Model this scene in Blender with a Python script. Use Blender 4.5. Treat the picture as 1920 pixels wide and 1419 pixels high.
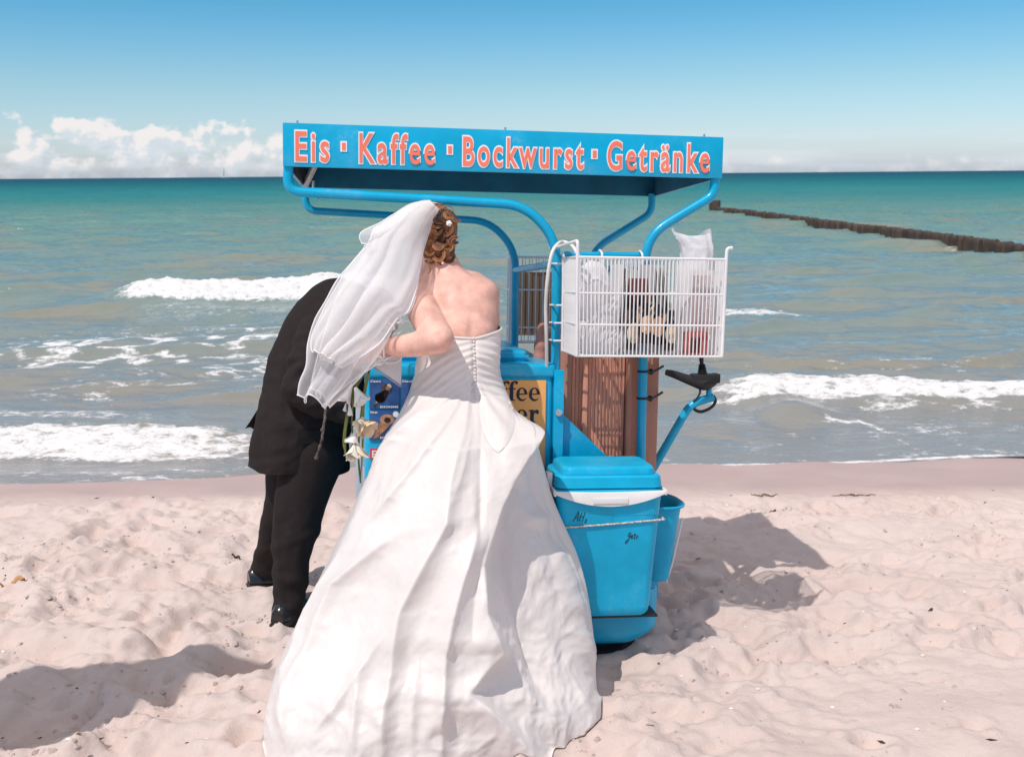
import bpy, bmesh, math, random
import numpy as np
from mathutils import Vector, Matrix
from mathutils.bvhtree import BVHTree

random.seed(7); rng = np.random.default_rng(7)
scene = bpy.context.scene
for o in list(bpy.data.objects): bpy.data.objects.remove(o)
COL = scene.collection
R = math.radians

# ------------------------------------------------------------------ camera
F = 1920.0; CX = 960.0; CY = 709.5                    # focal length and centre, in pixels of the 1920 wide photograph
CAM = np.array([0.0, 0.0, 1.90])
PITCH = math.atan(382.0 / F); ROLL = math.atan(16 / 1920.0)
fwd = np.array([0, math.cos(PITCH), -math.sin(PITCH)])
_r0 = np.array([1.0, 0, 0]); _u0 = np.array([0, math.sin(PITCH), math.cos(PITCH)])
cright = _r0 * math.cos(ROLL) - _u0 * math.sin(ROLL)
cup = _u0 * math.cos(ROLL) + _r0 * math.sin(ROLL)
cd = bpy.data.cameras.new("camera"); cam = bpy.data.objects.new("camera", cd); COL.objects.link(cam)
cd.sensor_width = 36.0; cd.lens = 36.0; cd.clip_start = 0.05; cd.clip_end = 30000
cam.matrix_world = Matrix(((cright[0], cup[0], -fwd[0], CAM[0]), (cright[1], cup[1], -fwd[1], CAM[1]),
                           (cright[2], cup[2], -fwd[2], CAM[2]), (0, 0, 0, 1)))
cd.dof.use_dof = True; cd.dof.focus_distance = 3.35; cd.dof.aperture_fstop = 7.1
scene.camera = cam

# ------------------------------------------------------------------ sun, sky, exposure
SUN_DIR = Vector((0.38, 0.42, -1.0)).normalized()     # the way the light travels
sd = bpy.data.lights.new("sun", 'SUN'); sun = bpy.data.objects.new("sun", sd); COL.objects.link(sun)
sd.energy = 2.45; sd.angle = R(0.53); sd.color = (1.0, 0.95, 0.90)
sun.rotation_euler = SUN_DIR.to_track_quat('-Z', 'Y').to_euler(); sun.location = (-8, -8, 20)
SUN_EL = math.asin(-SUN_DIR.z); SUN_AZ = math.atan2(-SUN_DIR.x, -SUN_DIR.y)
scene.view_settings.view_transform = 'Standard'; scene.view_settings.look = 'None'
scene.view_settings.exposure = 0.35; scene.view_settings.gamma = 1.0
scene.view_settings.use_curve_mapping = False
scene.render.engine = 'CYCLES'
scene.cycles.use_denoising = True
scene.cycles.max_bounces = 10; scene.cycles.transparent_max_bounces = 24
scene.cycles.sample_clamp_indirect = 6.0

class NT:
    """small helper for node trees"""
    def __init__(s, tree): s.t = tree; s.n = tree.nodes; s.l = tree.links
    def new(s, kind, **kw):
        n = s.n.new(kind)
        for k, v in kw.items(): setattr(n, k, v)
        return n
    def put(s, node, key, val):
        inp = node.inputs[key]
        if isinstance(val, bpy.types.NodeSocket): s.l.new(val, inp)
        else:
            if isinstance(val, tuple) and len(val) == 3 and inp.type == 'RGBA': val = (*val, 1)
            inp.default_value = val
    def math(s, op, a, b=0.0, c=None, clamp=False):
        n = s.new('ShaderNodeMath', operation=op, use_clamp=clamp)
        s.put(n, 0, a); s.put(n, 1, b)
        if c is not None: s.put(n, 2, c)
        return n.outputs[0]
    def ss(s, x, a, b):
        n = s.new('ShaderNodeMapRange', interpolation_type='SMOOTHSTEP')
        s.put(n, 'Value', x); s.put(n, 'From Min', a); s.put(n, 'From Max', b)
        return n.outputs[0]
    def lin(s, x, a, b, c=0.0, d=1.0):
        n = s.new('ShaderNodeMapRange'); s.put(n, 'Value', x); s.put(n, 'From Min', a); s.put(n, 'From Max', b)
        s.put(n, 'To Min', c); s.put(n, 'To Max', d); return n.outputs[0]
    def noise(s, vec, scale, detail=3.0, rough=0.5, w=None, dist=0.0):
        n = s.new('ShaderNodeTexNoise')
        if w is not None: n.noise_dimensions = '4D'; s.put(n, 'W', w)
        s.put(n, 'Vector', vec); s.put(n, 'Scale', scale); s.put(n, 'Detail', detail); s.put(n, 'Roughness', rough); s.put(n, 'Distortion', dist)
        return n.outputs[0]
    def mix(s, f, a, b, mode='MIX'):
        n = s.new('ShaderNodeMix', data_type='RGBA', blend_type=mode)
        s.put(n, 0, f); s.put(n, 6, a); s.put(n, 7, b); return n.outputs[2]
    def ramp(s, x, stops, interp='LINEAR'):
        n = s.new('ShaderNodeValToRGB'); cr = n.color_ramp; cr.interpolation = interp
        while len(cr.elements) < len(stops): cr.elements.new(0.5)
        for e, (p, c) in zip(cr.elements, stops):
            e.position = p; e.color = (*c, 1) if len(c) == 3 else c
        s.put(n, 0, x); return n.outputs[0]
    def comb(s, x, y, z=0.0):
        n = s.new('ShaderNodeCombineXYZ'); s.put(n, 0, x); s.put(n, 1, y); s.put(n, 2, z); return n.outputs[0]
    def vscale(s, v, sc):
        n = s.new('ShaderNodeVectorMath', operation='MULTIPLY'); s.put(n, 0, v); s.put(n, 1, sc); return n.outputs[0]

world = bpy.data.worlds.new("World"); scene.world = world; world.use_nodes = True
def build_sky():
    T = NT(world.node_tree); T.n.clear()
    out = T.new('ShaderNodeOutputWorld'); bg = T.new('ShaderNodeBackground'); T.l.new(bg.outputs[0], out.inputs[0])
    sky = T.new('ShaderNodeTexSky', sky_type='NISHITA', sun_disc=False)
    sky.sun_elevation = SUN_EL; sky.sun_rotation = SUN_AZ; sky.altitude = 0; sky.air_density = 1.0; sky.dust_density = 0.6; sky.ozone_density = 1.2
    tc = T.new('ShaderNodeTexCoord'); sp = T.new('ShaderNodeSeparateXYZ'); T.l.new(tc.outputs['Generated'], sp.inputs[0])
    x, y, z = sp.outputs
    # the air's own colour by height above the horizon (pale at the sea line, strong teal blue higher up)
    zc = T.math('MAXIMUM', z, 0.0)
    tint = T.ramp(T.math('MULTIPLY', zc, 2.0), SKY_TINT)
    base = T.mix(1.0, sky.outputs[0], tint, 'MULTIPLY')
    # cumulus bank low over the sea, all round the horizon
    az = T.math('ARCTAN2', x, y); el = T.math('ARCSINE', z)
    azd = T.math('MULTIPLY', az, 57.2958); eld = T.math('MULTIPLY', el, 57.2958)
    u01 = T.lin(azd, -180.0, 180.0)
    def p(d): return (d + 180.0) / 360.0
    H = lambda v: (v / 6.0,) * 3
    top = T.ramp(u01, [(0.0, H(2.4)), (p(-90), H(3.5)), (p(-60), H(2.8)), (p(-34), H(3.9)), (p(-26.3), H(4.0)), (p(-24.6), H(3.0)), (p(-22.7), H(3.5)), (p(-19.0), H(3.2)), (p(-17.5), H(3.3)), (p(-12.6), H(3.4)),
                       (p(-11.8), H(1.8)), (p(-9), H(2.9)), (p(-3), H(2.3)), (p(5), H(2.35)), (p(12), H(1.25)), (p(26), H(1.3)), (p(40), H(2.4)), (p(70), H(3.3)), (p(110), H(2.2)), (1.0, H(2.4))])
    top = T.math('MULTIPLY', top, 6.0)
    def dens(dx, dy):
        a2 = T.math('ADD', azd, dx); e2 = T.math('ADD', eld, dy)
        v = T.comb(a2, T.math('MULTIPLY', e2, 1.25), 0.0)
        n1 = T.noise(v, 0.36, 2.0, 0.5, w=3.1)
        n2 = T.noise(v, 0.95, 5.0, 0.52, w=7.7)
        n = T.math('ADD', T.math('MULTIPLY', n1, 0.75), T.math('MULTIPLY', n2, 0.85))        # about 0.8 in the mean
        hgt = T.math('DIVIDE', T.math('SUBTRACT', top, e2), 1.6)                               # 0 at the cloud tops
        hgt = T.math('MINIMUM', hgt, 0.62)
        fade = T.ss(e2, 0.25, 1.5)
        d = T.math('ADD', T.math('SUBTRACT', n, 0.98), T.math('MULTIPLY', hgt, 0.42))
        return T.math('MULTIPLY', d, T.math('ADD', 0.25, T.math('MULTIPLY', fade, 0.75)))
    d0 = dens(0.0, 0.0); d1 = dens(-0.28, 0.42)
    cover = T.ss(d0, 0.0, 0.12)
    shade = T.ss(T.math('SUBTRACT', d1, d0), -0.10, 0.07)
    ccol = T.mix(shade, (7.3, 6.9, 6.8), (5.3, 5.8, 6.3))
    # broad thin layer below the bank
    v3 = T.comb(T.math('MULTIPLY', azd, 0.16), T.math('MULTIPLY', eld, 1.7), 0.0)
    thin = T.math('MULTIPLY', T.ss(T.noise(v3, 1.0, 4.0, 0.55, w=1.3), 0.42, 0.68), T.math('MULTIPLY', T.ss(eld, 0.0, 0.5), T.ss(eld, 2.6, 1.3)))
    base = T.mix(T.math('MULTIPLY', thin, 0.4), base, (6.4, 6.8, 7.3))
    fin = T.mix(T.math('MULTIPLY', cover, 0.9), base, ccol)
    # white veil added to the sky above the view, all round, for more neutral fill
    zz = T.math('MAXIMUM', z, 0.03); v4 = T.comb(T.math('DIVIDE', x, zz), T.math('DIVIDE', y, zz), 0.0)
    veil = T.math('MULTIPLY', T.ss(z, 0.29, 0.58), T.lin(T.noise(v4, 0.9, 5.0, 0.6, dist=0.6), 0.25, 0.75, 0.45, 0.95))
    fin = T.mix(veil, fin, (6.9, 6.3, 6.15))
    T.put(bg, 'Color', fin); T.put(bg, 'Strength', 0.10)
SKY_TINT = [(0.0, (0.84, 0.95, 1.36)), (0.06, (0.82, 0.94, 1.20)), (0.16, (0.66, 0.88, 1.00)), (0.27, (0.40, 0.80, 0.98)), (0.38, (0.155, 0.70, 0.90)), (0.6, (0.30, 0.74, 0.95)), (1.0, (0.6, 0.85, 1.0))]
build_sky()

# ------------------------------------------------------------------ helpers
def ray(px, py): return fwd + cright * ((px - CX) / F) + cup * (-(py - CY) / F)
def at(px, py, y):
    r = ray(px, py); return CAM + r * (y / r[1])
def proj(p):
    d = np.asarray(p, float) - CAM; z = d @ fwd
    return CX + F * (d @ cright) / z, CY - F * (d @ cup) / z

def tag(o, label=None, cat=None, group=None, kind=None):
    if label: o['label'] = label
    if cat: o['category'] = cat
    if group: o['group'] = group
    if kind: o['kind'] = kind
    return o
ORIGIN = {}
def thing(name, label, cat, loc, group=None):
    o = bpy.data.objects.new(name, None); COL.objects.link(o); o.location = loc; o.empty_display_size = 0.1
    return tag(o, label, cat, group)
def root_of(o):
    while o.parent: o = o.parent
    return o
def link_mesh(name, me, m, parent=None, loc=None):
    """vertices are in world metres; the object sits at its thing's base"""
    o = bpy.data.objects.new(name, me); COL.objects.link(o)
    if m is not None:
        me.materials.clear()
        for mm in (m if isinstance(m, (list, tuple)) else [m]): me.materials.append(mm)
    if parent is not None:
        base = Vector(root_of(parent).location); o.parent = parent
        if base.length: me.transform(Matrix.Translation(-base))
    elif loc is not None:
        o.location = loc; me.transform(Matrix.Translation(-Vector(loc)))
    return o
class MB:
    """collects shapes in world metres, then links them as ONE mesh"""
    def __init__(s): s.v = []; s.f = []; s.n = 0
    def add(s, V, Fc):
        V = np.asarray(V, float); s.v.append(V); b = s.n
        s.f += [tuple(int(i) + b for i in f) for f in Fc]; s.n += len(V); return s
    def bm(s, bm, fn=None):
        bm.verts.ensure_lookup_table()
        V = np.array([v.co[:] for v in bm.verts]); Fc = [[v.index for v in f.verts] for f in bm.faces]
        if fn is not None: V = fn(V)
        bm.free(); return s.add(V, Fc)
    def box(s, a, b, bev=0.0, fn=None, seg=2):
        bm = bmesh.new(); bmesh.ops.create_cube(bm, size=1.0)
        a = Vector(a); b = Vector(b)
        for v in bm.verts: v.co = Vector(((a[i] + b[i]) / 2 + v.co[i] * (b[i] - a[i])) for i in range(3))
        if bev > 0: bmesh.ops.bevel(bm, geom=bm.edges[:], offset=bev, segments=seg, affect='EDGES', profile=0.6)
        bm.verts.index_update(); return s.bm(bm, fn)
    def tube(s, pts, r, n=10, cap=True, fn=None, flat=1.0):
        P = np.asarray(pts, float)
        if fn is not None: P = fn(P)
        m = len(P); rr = np.full(m, r) if np.isscalar(r) else np.asarray(r, float)
        t = np.gradient(P, axis=0); t /= np.linalg.norm(t, axis=1)[:, None] + 1e-12
        ref = np.array([0, 0, 1.0]) if abs(t[0][2]) < 0.9 else np.array([0, 1.0, 0])
        nv = np.cross(t[0], ref); nv /= np.linalg.norm(nv); V = []
        for i in range(m):
            nv = nv - t[i] * (nv @ t[i]); nv /= np.linalg.norm(nv) + 1e-12; bv = np.cross(t[i], nv)
            a = np.arange(n) * 2 * math.pi / n
            V.append(P[i] + rr[i] * (np.cos(a)[:, None] * nv + flat * np.sin(a)[:, None] * bv))
        V = np.concatenate(V); Fc = []
        for i in range(m - 1):
            for j in range(n):
                k = (j + 1) % n; Fc.append((i * n + j, i * n + k, (i + 1) * n + k, (i + 1) * n + j))
        if cap: Fc.append(tuple(range(n - 1, -1, -1))); Fc.append(tuple((m - 1) * n + j for j in range(n)))
        return s.add(V, Fc)
    def ball(s, c, r, seg=12, rings=8):
        r = np.ones(3) * r; bm = bmesh.new(); bmesh.ops.create_uvsphere(bm, u_segments=seg, v_segments=rings, radius=1.0); bm.verts.index_update()
        return s.bm(bm, lambda V: V * r + np.asarray(c))
    def prism(s, poly, d0, d1, fn):
        """poly: 2-D outline (a, b); extruded from d0 to d1; fn maps (a, b, d) to the world"""
        n = len(poly); V = [(p[0], p[1], d0) for p in poly] + [(p[0], p[1], d1) for p in poly]
        Fc = [tuple(range(n)), tuple(range(2 * n - 1, n - 1, -1))] + [(i, i + n, (i + 1) % n + n, (i + 1) % n) for i in range(n)]
        return s.add(fn(np.array(V, float)), Fc)
    def grid(s, G, wrap=False):
        a, b = G.shape[:2]; idx = np.arange(a * b).reshape(a, b); Fc = []
        if wrap: idx = np.concatenate([idx, idx[:, :1]], 1)
        q = np.stack([idx[:-1, :-1], idx[:-1, 1:], idx[1:, 1:], idx[1:, :-1]], -1).reshape(-1, 4)
        return s.add(G.reshape(-1, 3), q.tolist())
    def build(s, name, m, parent=None, loc=None, smooth=40):
        me = bpy.data.meshes.new(name); V = np.concatenate(s.v)
        me.from_pydata(V.tolist(), [], s.f); me.validate(); me.update()
        bm = bmesh.new(); bm.from_mesh(me); bmesh.ops.recalc_face_normals(bm, faces=bm.faces[:]); bm.to_mesh(me); bm.free()
        if smooth:
            me.polygons.foreach_set('use_smooth', [True] * len(me.polygons)); me.set_sharp_from_angle(angle=R(smooth))
        return link_mesh(name, me, m, parent, loc)
def grid_mesh(name, G, m, parent=None, loc=None, wrap=False, attrs=None):
    """fast path for big sheets, smooth shaded, optional per-vertex float attributes"""
    a, b = G.shape[:2]; idx = np.arange(a * b, dtype=np.int32).reshape(a, b)
    if wrap: idx = np.concatenate([idx, idx[:, :1]], 1)
    q = np.stack([idx[:-1, :-1], idx[:-1, 1:], idx[1:, 1:], idx[1:, :-1]], -1).reshape(-1)
    me = bpy.data.meshes.new(name); nf = len(q) // 4
    me.vertices.add(a * b); me.vertices.foreach_set('co', G.reshape(-1).astype(np.float32))
    me.loops.add(len(q)); me.loops.foreach_set('vertex_index', q)
    me.polygons.add(nf); me.polygons.foreach_set('loop_start', np.arange(nf, dtype=np.int32) * 4)
    me.polygons.foreach_set('use_smooth', np.ones(nf, bool)); me.update(calc_edges=True); me.validate()
    for k, A in (attrs or {}).items():
        at_ = me.attributes.new(k, 'FLOAT', 'POINT'); at_.data.foreach_set('value', np.ascontiguousarray(A.reshape(-1), np.float32))
    return link_mesh(name, me, m, parent, loc)
def fillet(pts, rad, n=7):
    P = [np.asarray(p, float) for p in pts]; out = [P[0]]
    rad = [rad] * len(P) if np.isscalar(rad) else rad
    for i in range(1, len(P) - 1):
        a, b, c = P[i - 1], P[i], P[i + 1]; r = min(rad[i], np.linalg.norm(a - b) * .48, np.linalg.norm(c - b) * .48)
        p0 = b + (a - b) / np.linalg.norm(a - b) * r; p1 = b + (c - b) / np.linalg.norm(c - b) * r
        for t in np.linspace(0, 1, n): out.append((1 - t) ** 2 * p0 + 2 * t * (1 - t) * b + t * t * p1)
    out.append(P[-1]); return np.array(out)
def curve(pts, n=40):
    """Catmull-Rom through the points"""
    P = np.asarray(pts, float); P = np.vstack([2 * P[0] - P[1], P, 2 * P[-1] - P[-2]]); k = len(P) - 3
    t = np.linspace(0, k - 1e-9, n); i = t.astype(int); f = (t - i)[:, None]
    a, b, c, d = P[i], P[i + 1], P[i + 2], P[i + 3]
    return 0.5 * (2 * b + (c - a) * f + (2 * a - 5 * b + 4 * c - d) * f ** 2 + (3 * b - a - 3 * c + d) * f ** 3)
# Perlin noise
_perm = rng.permutation(512).astype(np.int64); _perm = np.concatenate([_perm, _perm, _perm])
_g = rng.normal(size=(512, 2)); _g /= np.linalg.norm(_g, axis=1)[:, None]
def perlin(x, y, seed=0):
    x = np.asarray(x, float) + seed * 17.31; y = np.asarray(y, float) + seed * 9.73
    xi = np.floor(x).astype(np.int64); yi = np.floor(y).astype(np.int64); xf = x - xi; yf = y - yi
    u = xf ** 3 * (xf * (xf * 6 - 15) + 10); v = yf ** 3 * (yf * (yf * 6 - 15) + 10)
    def gr(i, j, dx, dy):
        h = _perm[_perm[i & 511] + (j & 511)] & 511; g = _g[h]; return g[..., 0] * dx + g[..., 1] * dy
    a = gr(xi, yi, xf, yf); b = gr(xi + 1, yi, xf - 1, yf); c = gr(xi, yi + 1, xf, yf - 1); d = gr(xi + 1, yi + 1, xf - 1, yf - 1)
    return (a + u * (b - a)) * (1 - v) + (c + u * (d - c)) * v
def fbm(x, y, o=4, seed=0, gain=.5):
    s = 0; a = 1
    for i in range(o): s = s + a * perlin(x * 2 ** i, y * 2 ** i, seed + i); a *= gain
    return s
def ridged(x, y, o=3, seed=0):
    s = 0; a = 1
    for i in range(o): s = s + a * (1 - 2.2 * np.abs(perlin(x * 2 ** i, y * 2 ** i, seed + i))); a *= .5
    return s
def sst(x, a, b): t = np.clip((x - a) / (b - a), 0, 1); return t * t * (3 - 2 * t)
def gau(x, w): return np.exp(-(x / w) ** 2)

MATS = {}
def mat(name, col, rough=0.5, metal=0.0, var=0.08, vscale=6.0, bump=0.0, bscale=60.0, spec=0.5, coat=0.0, sheen=0.0, sss=0.0, sss_r=(1, .3, .2), trans=None, stretch=(1, 1, 1), col2=None, wear=0.0):
    """plain procedural surface: base colour with mottling, fine relief"""
    if name in MATS: return MATS[name]
    m = bpy.data.materials.new(name); m.use_nodes = True; T = NT(m.node_tree); b = T.n['Principled BSDF']
    tc = T.new('ShaderNodeTexCoord').outputs['Object']; v = T.vscale(tc, stretch)
    n = T.noise(v, vscale, 4.0, 0.55)
    c2 = col2 or tuple(max(0.0, c * (1 - 2.2 * var)) for c in col); c1 = tuple(min(1.0, c * (1 + var)) for c in col)
    cc = T.mix(T.ss(n, 0.3, 0.72), c2, c1)
    if wear:      # sand dust and rubbed scratches
        dust = T.math('MULTIPLY', T.ss(T.noise(tc, 7.0, 6.0, .7), .50, .78), T.ss(T.noise(tc, 90.0, 3.0, .7), .35, .7))
        scr = T.ss(T.noise(T.vscale(tc, (30.0, 30.0, 220.0)), 1.0, 2.0, .6, dist=.4), .72, .76)
        cc = T.mix(T.math('MULTIPLY', dust, wear), cc, (.52, .47, .43)); cc = T.mix(T.math('MULTIPLY', scr, wear * .8), cc, (.45, .55, .6))
    T.put(b, 'Base Color', cc)
    T.put(b, 'Roughness', T.lin(T.noise(v, vscale * 2.3, 3.0), 0.3, 0.7, max(0.02, rough - .06), min(1, rough + .08)))
    b.inputs['Metallic'].default_value = metal; b.inputs['Specular IOR Level'].default_value = spec
    b.inputs['Coat Weight'].default_value = coat; b.inputs['Coat Roughness'].default_value = 0.08
    if sheen: b.inputs['Sheen Weight'].default_value = sheen
    if sss: b.inputs['Subsurface Weight'].default_value = sss; b.inputs['Subsurface Radius'].default_value = sss_r; b.inputs['Subsurface Scale'].default_value = 0.012
    if trans is not None: b.inputs['Alpha'].default_value = trans
    if bump:
        bn = T.new('ShaderNodeBump'); T.put(bn, 'Height', T.noise(v, bscale, 4.0, 0.6)); bn.inputs['Strength'].default_value = bump; bn.inputs['Distance'].default_value = 0.01
        T.l.new(bn.outputs[0], b.inputs['Normal'])
    MATS[name] = m; return m
def sheer(name, col, opacity, facing=0.5):
    """thin see-through cloth or film: part of the light passes, part is scattered"""
    m = bpy.data.materials.new(name); m.use_nodes = True; T = NT(m.node_tree); T.n.clear()
    out = T.new('ShaderNodeOutputMaterial'); tr = T.new('ShaderNodeBsdfTransparent'); df = T.new('ShaderNodeBsdfDiffuse'); tl = T.new('ShaderNodeBsdfTranslucent')
    T.put(df, 'Color', col); T.put(tl, 'Color', col)
    a = T.new('ShaderNodeMixShader'); a.inputs[0].default_value = .45; T.l.new(df.outputs[0], a.inputs[1]); T.l.new(tl.outputs[0], a.inputs[2])
    lw = T.new('ShaderNodeLayerWeight'); lw.inputs[0].default_value = facing
    tc = T.new('ShaderNodeTexCoord').outputs['Object']
    op = T.math('ADD', opacity, T.math('MULTIPLY', lw.outputs['Facing'], 0.45))
    op = T.math('ADD', op, T.lin(T.noise(tc, 9.0, 3.0), 0.3, 0.7, -0.07, 0.07), clamp=True)
    mx = T.new('ShaderNodeMixShader'); T.l.new(op, mx.inputs[0]); T.l.new(tr.outputs[0], mx.inputs[1]); T.l.new(a.outputs[0], mx.inputs[2])
    T.l.new(mx.outputs[0], out.inputs[0]); return m

def voxel_mesh(mb, voxel, smooth_it=6, smooth_f=0.6):
    """one continuous skin over the shapes in mb"""
    me = bpy.data.meshes.new('tmp'); me.from_pydata(np.concatenate(mb.v).tolist(), [], mb.f); me.update()
    bm = bmesh.new(); bm.from_mesh(me); bmesh.ops.recalc_face_normals(bm, faces=bm.faces[:]); bm.to_mesh(me); bm.free()
    o = bpy.data.objects.new('tmp', me); COL.objects.link(o)
    md = o.modifiers.new('r', 'REMESH'); md.mode = 'VOXEL'; md.voxel_size = voxel; md.use_smooth_shade = True
    ms = o.modifiers.new('s', 'SMOOTH'); ms.iterations = smooth_it; ms.factor = smooth_f
    dg = bpy.context.evaluated_depsgraph_get(); res = bpy.data.meshes.new_from_object(o.evaluated_get(dg))
    bpy.data.objects.remove(o); bpy.data.meshes.remove(me); return res
def mesh_np(me):
    V = np.empty(len(me.vertices) * 3, np.float32); me.vertices.foreach_get('co', V)
    N = np.empty(len(me.vertices) * 3, np.float32); me.vertices.foreach_get('normal', N)
    return V.reshape(-1, 3).astype(float), N.reshape(-1, 3).astype(float)
def set_np(me, V):
    me.vertices.foreach_set('co', V.reshape(-1).astype(np.float32)); me.update()
    me.polygons.foreach_set('use_smooth', np.ones(len(me.polygons), bool))
def chain(mb, pts, seg=16, sub=7, flat=(1, 1, 1)):
    """overlapping balls along (p, r) nodes: a tapering limb"""
    for (p, r), (p2, r2) in zip(pts[:-1], pts[1:]):
        p = np.asarray(p, float); p2 = np.asarray(p2, float)
        L = np.linalg.norm(p2 - p); k = max(2, int(L / (min(r, r2) * .35)) + 1)
        mb.tube([p + (p2 - p) * t for t in np.linspace(0, 1, 4)], [r + (r2 - r) * t for t in np.linspace(0, 1, 4)], n=seg)
    for p, r in pts: mb.ball(p, np.array(flat) * r, seg, seg // 2 + 2)

# the cart's own axes: u along its length, v away from the viewer, w up its posts (it stands on the sloping beach)
CO = np.array([-0.73857298, 3.39752975, 1.93236282])
CM = np.array([[0.9915, -0.1283, 0.0228], [0.1255, 0.9873, 0.0970], [-0.0350, -0.0933, 0.9950]])
def C(V): return CO + np.asarray(V, float) @ CM.T
def Cp(u, v, w): return C([u, v, w])
# ------------------------------------------------------------------ sand
def shore(x): return 6.45 + 0.10 * np.sin(x * 0.55 + 0.6) + 0.05 * np.sin(x * 1.7 + 2.0) + np.where(x < 0, -0.11 * np.abs(np.minimum(x, 0)), 0.0) * sst(-x, 0.6, 2.2) + 0.05 * sst(x, 1.8, 3.6) * np.minimum(np.abs(x), 8) * .8
def ground0(x, y): return 0.25 - 0.0806 * (y - 3.5) + 0 * x
def sand_height(x, y):
    g = ground0(x, y)
    g = np.where(y > 12, ground0(x, 12) - (y - 12) * .02, g)
    dry = 1 - sst(y + 0.12 * perlin(x * .9, y * .9, 40), 5.35, 5.95)         # trampled dry sand, then the smooth wet strip
    calm = sst(x + 0.5 * (3.0 - y), 0.55, 1.7) * sst(-y, -3.5, -2.9)         # smoother sand in the right foreground
    rough = dry * (1 - .62 * calm) * (0.62 + .38 * sst(perlin(x * .5, y * .5, 44), -.3, .3))
    wx = x + .10 * perlin(x * 2, y * 2, 50); wy = y + .10 * perlin(x * 2, y * 2, 51)
    h = 0.026 * fbm(wx * 1.5, wy * 1.9, 2, 1) * (0.5 + .5 * dry)
    h = h + rough * (0.040 * fbm(wx * 3.6, wy * 4.6, 3, 5) + 0.022 * ridged(wx * 4.4, wy * 6.0, 2, 12) * sst(perlin(x * .8, y * .8, 14), -.25, .25))
    h = h + rough * 0.016 * fbm(x * 15, y * 19, 3, 20) * sst(perlin(x * 2.3, y * 2.3, 23), -.12, .30) + rough * .007 * np.maximum(0, perlin(x * 30, y * 34, 26)) * sst(perlin(x * 1.7, y * 1.7, 28), 0, .3)
    cr = np.abs(perlin(wx * 4.2, wy * 6.4, 31) + .25 * perlin(x * 17, y * 17, 33)); h = h - rough * .020 * np.exp(-(cr / .045) ** 2) * sst(perlin(x * 1.15, y * 1.5, 35), .02, .30)
    h = h + rough * .012 * sst(perlin(wx * 5.2, wy * 7.8, 37), .10, .16) * sst(perlin(x * 1.3, y * 1.6, 38), -.1, .25)
    return g + h, rough, dry
def footprints(x, y, z, pits):
    for (cx, cy, a, b, d, ang) in pits:
        m = (np.abs(x - cx) < .40) & (np.abs(y - cy) < .40)
        if not m.any(): continue
        X = x[m] - cx; Y = y[m] - cy; c, s = math.cos(ang), math.sin(ang)
        r = np.sqrt(((X * c + Y * s) / a) ** 2 + ((-X * s + Y * c) / b) ** 2)
        r = r * (1 + .35 * perlin(X * 14 + cx * 7, Y * 14 + cy * 5, 60))
        z[m] += -d * np.exp(-(r / .8) ** 4) + d * .55 * np.exp(-((r - 1.3) / .38) ** 2) * (0.55 + .9 * perlin(X * 22 + cx, Y * 22, 61))
    return z
SHADOW_SAFE = []
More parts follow.
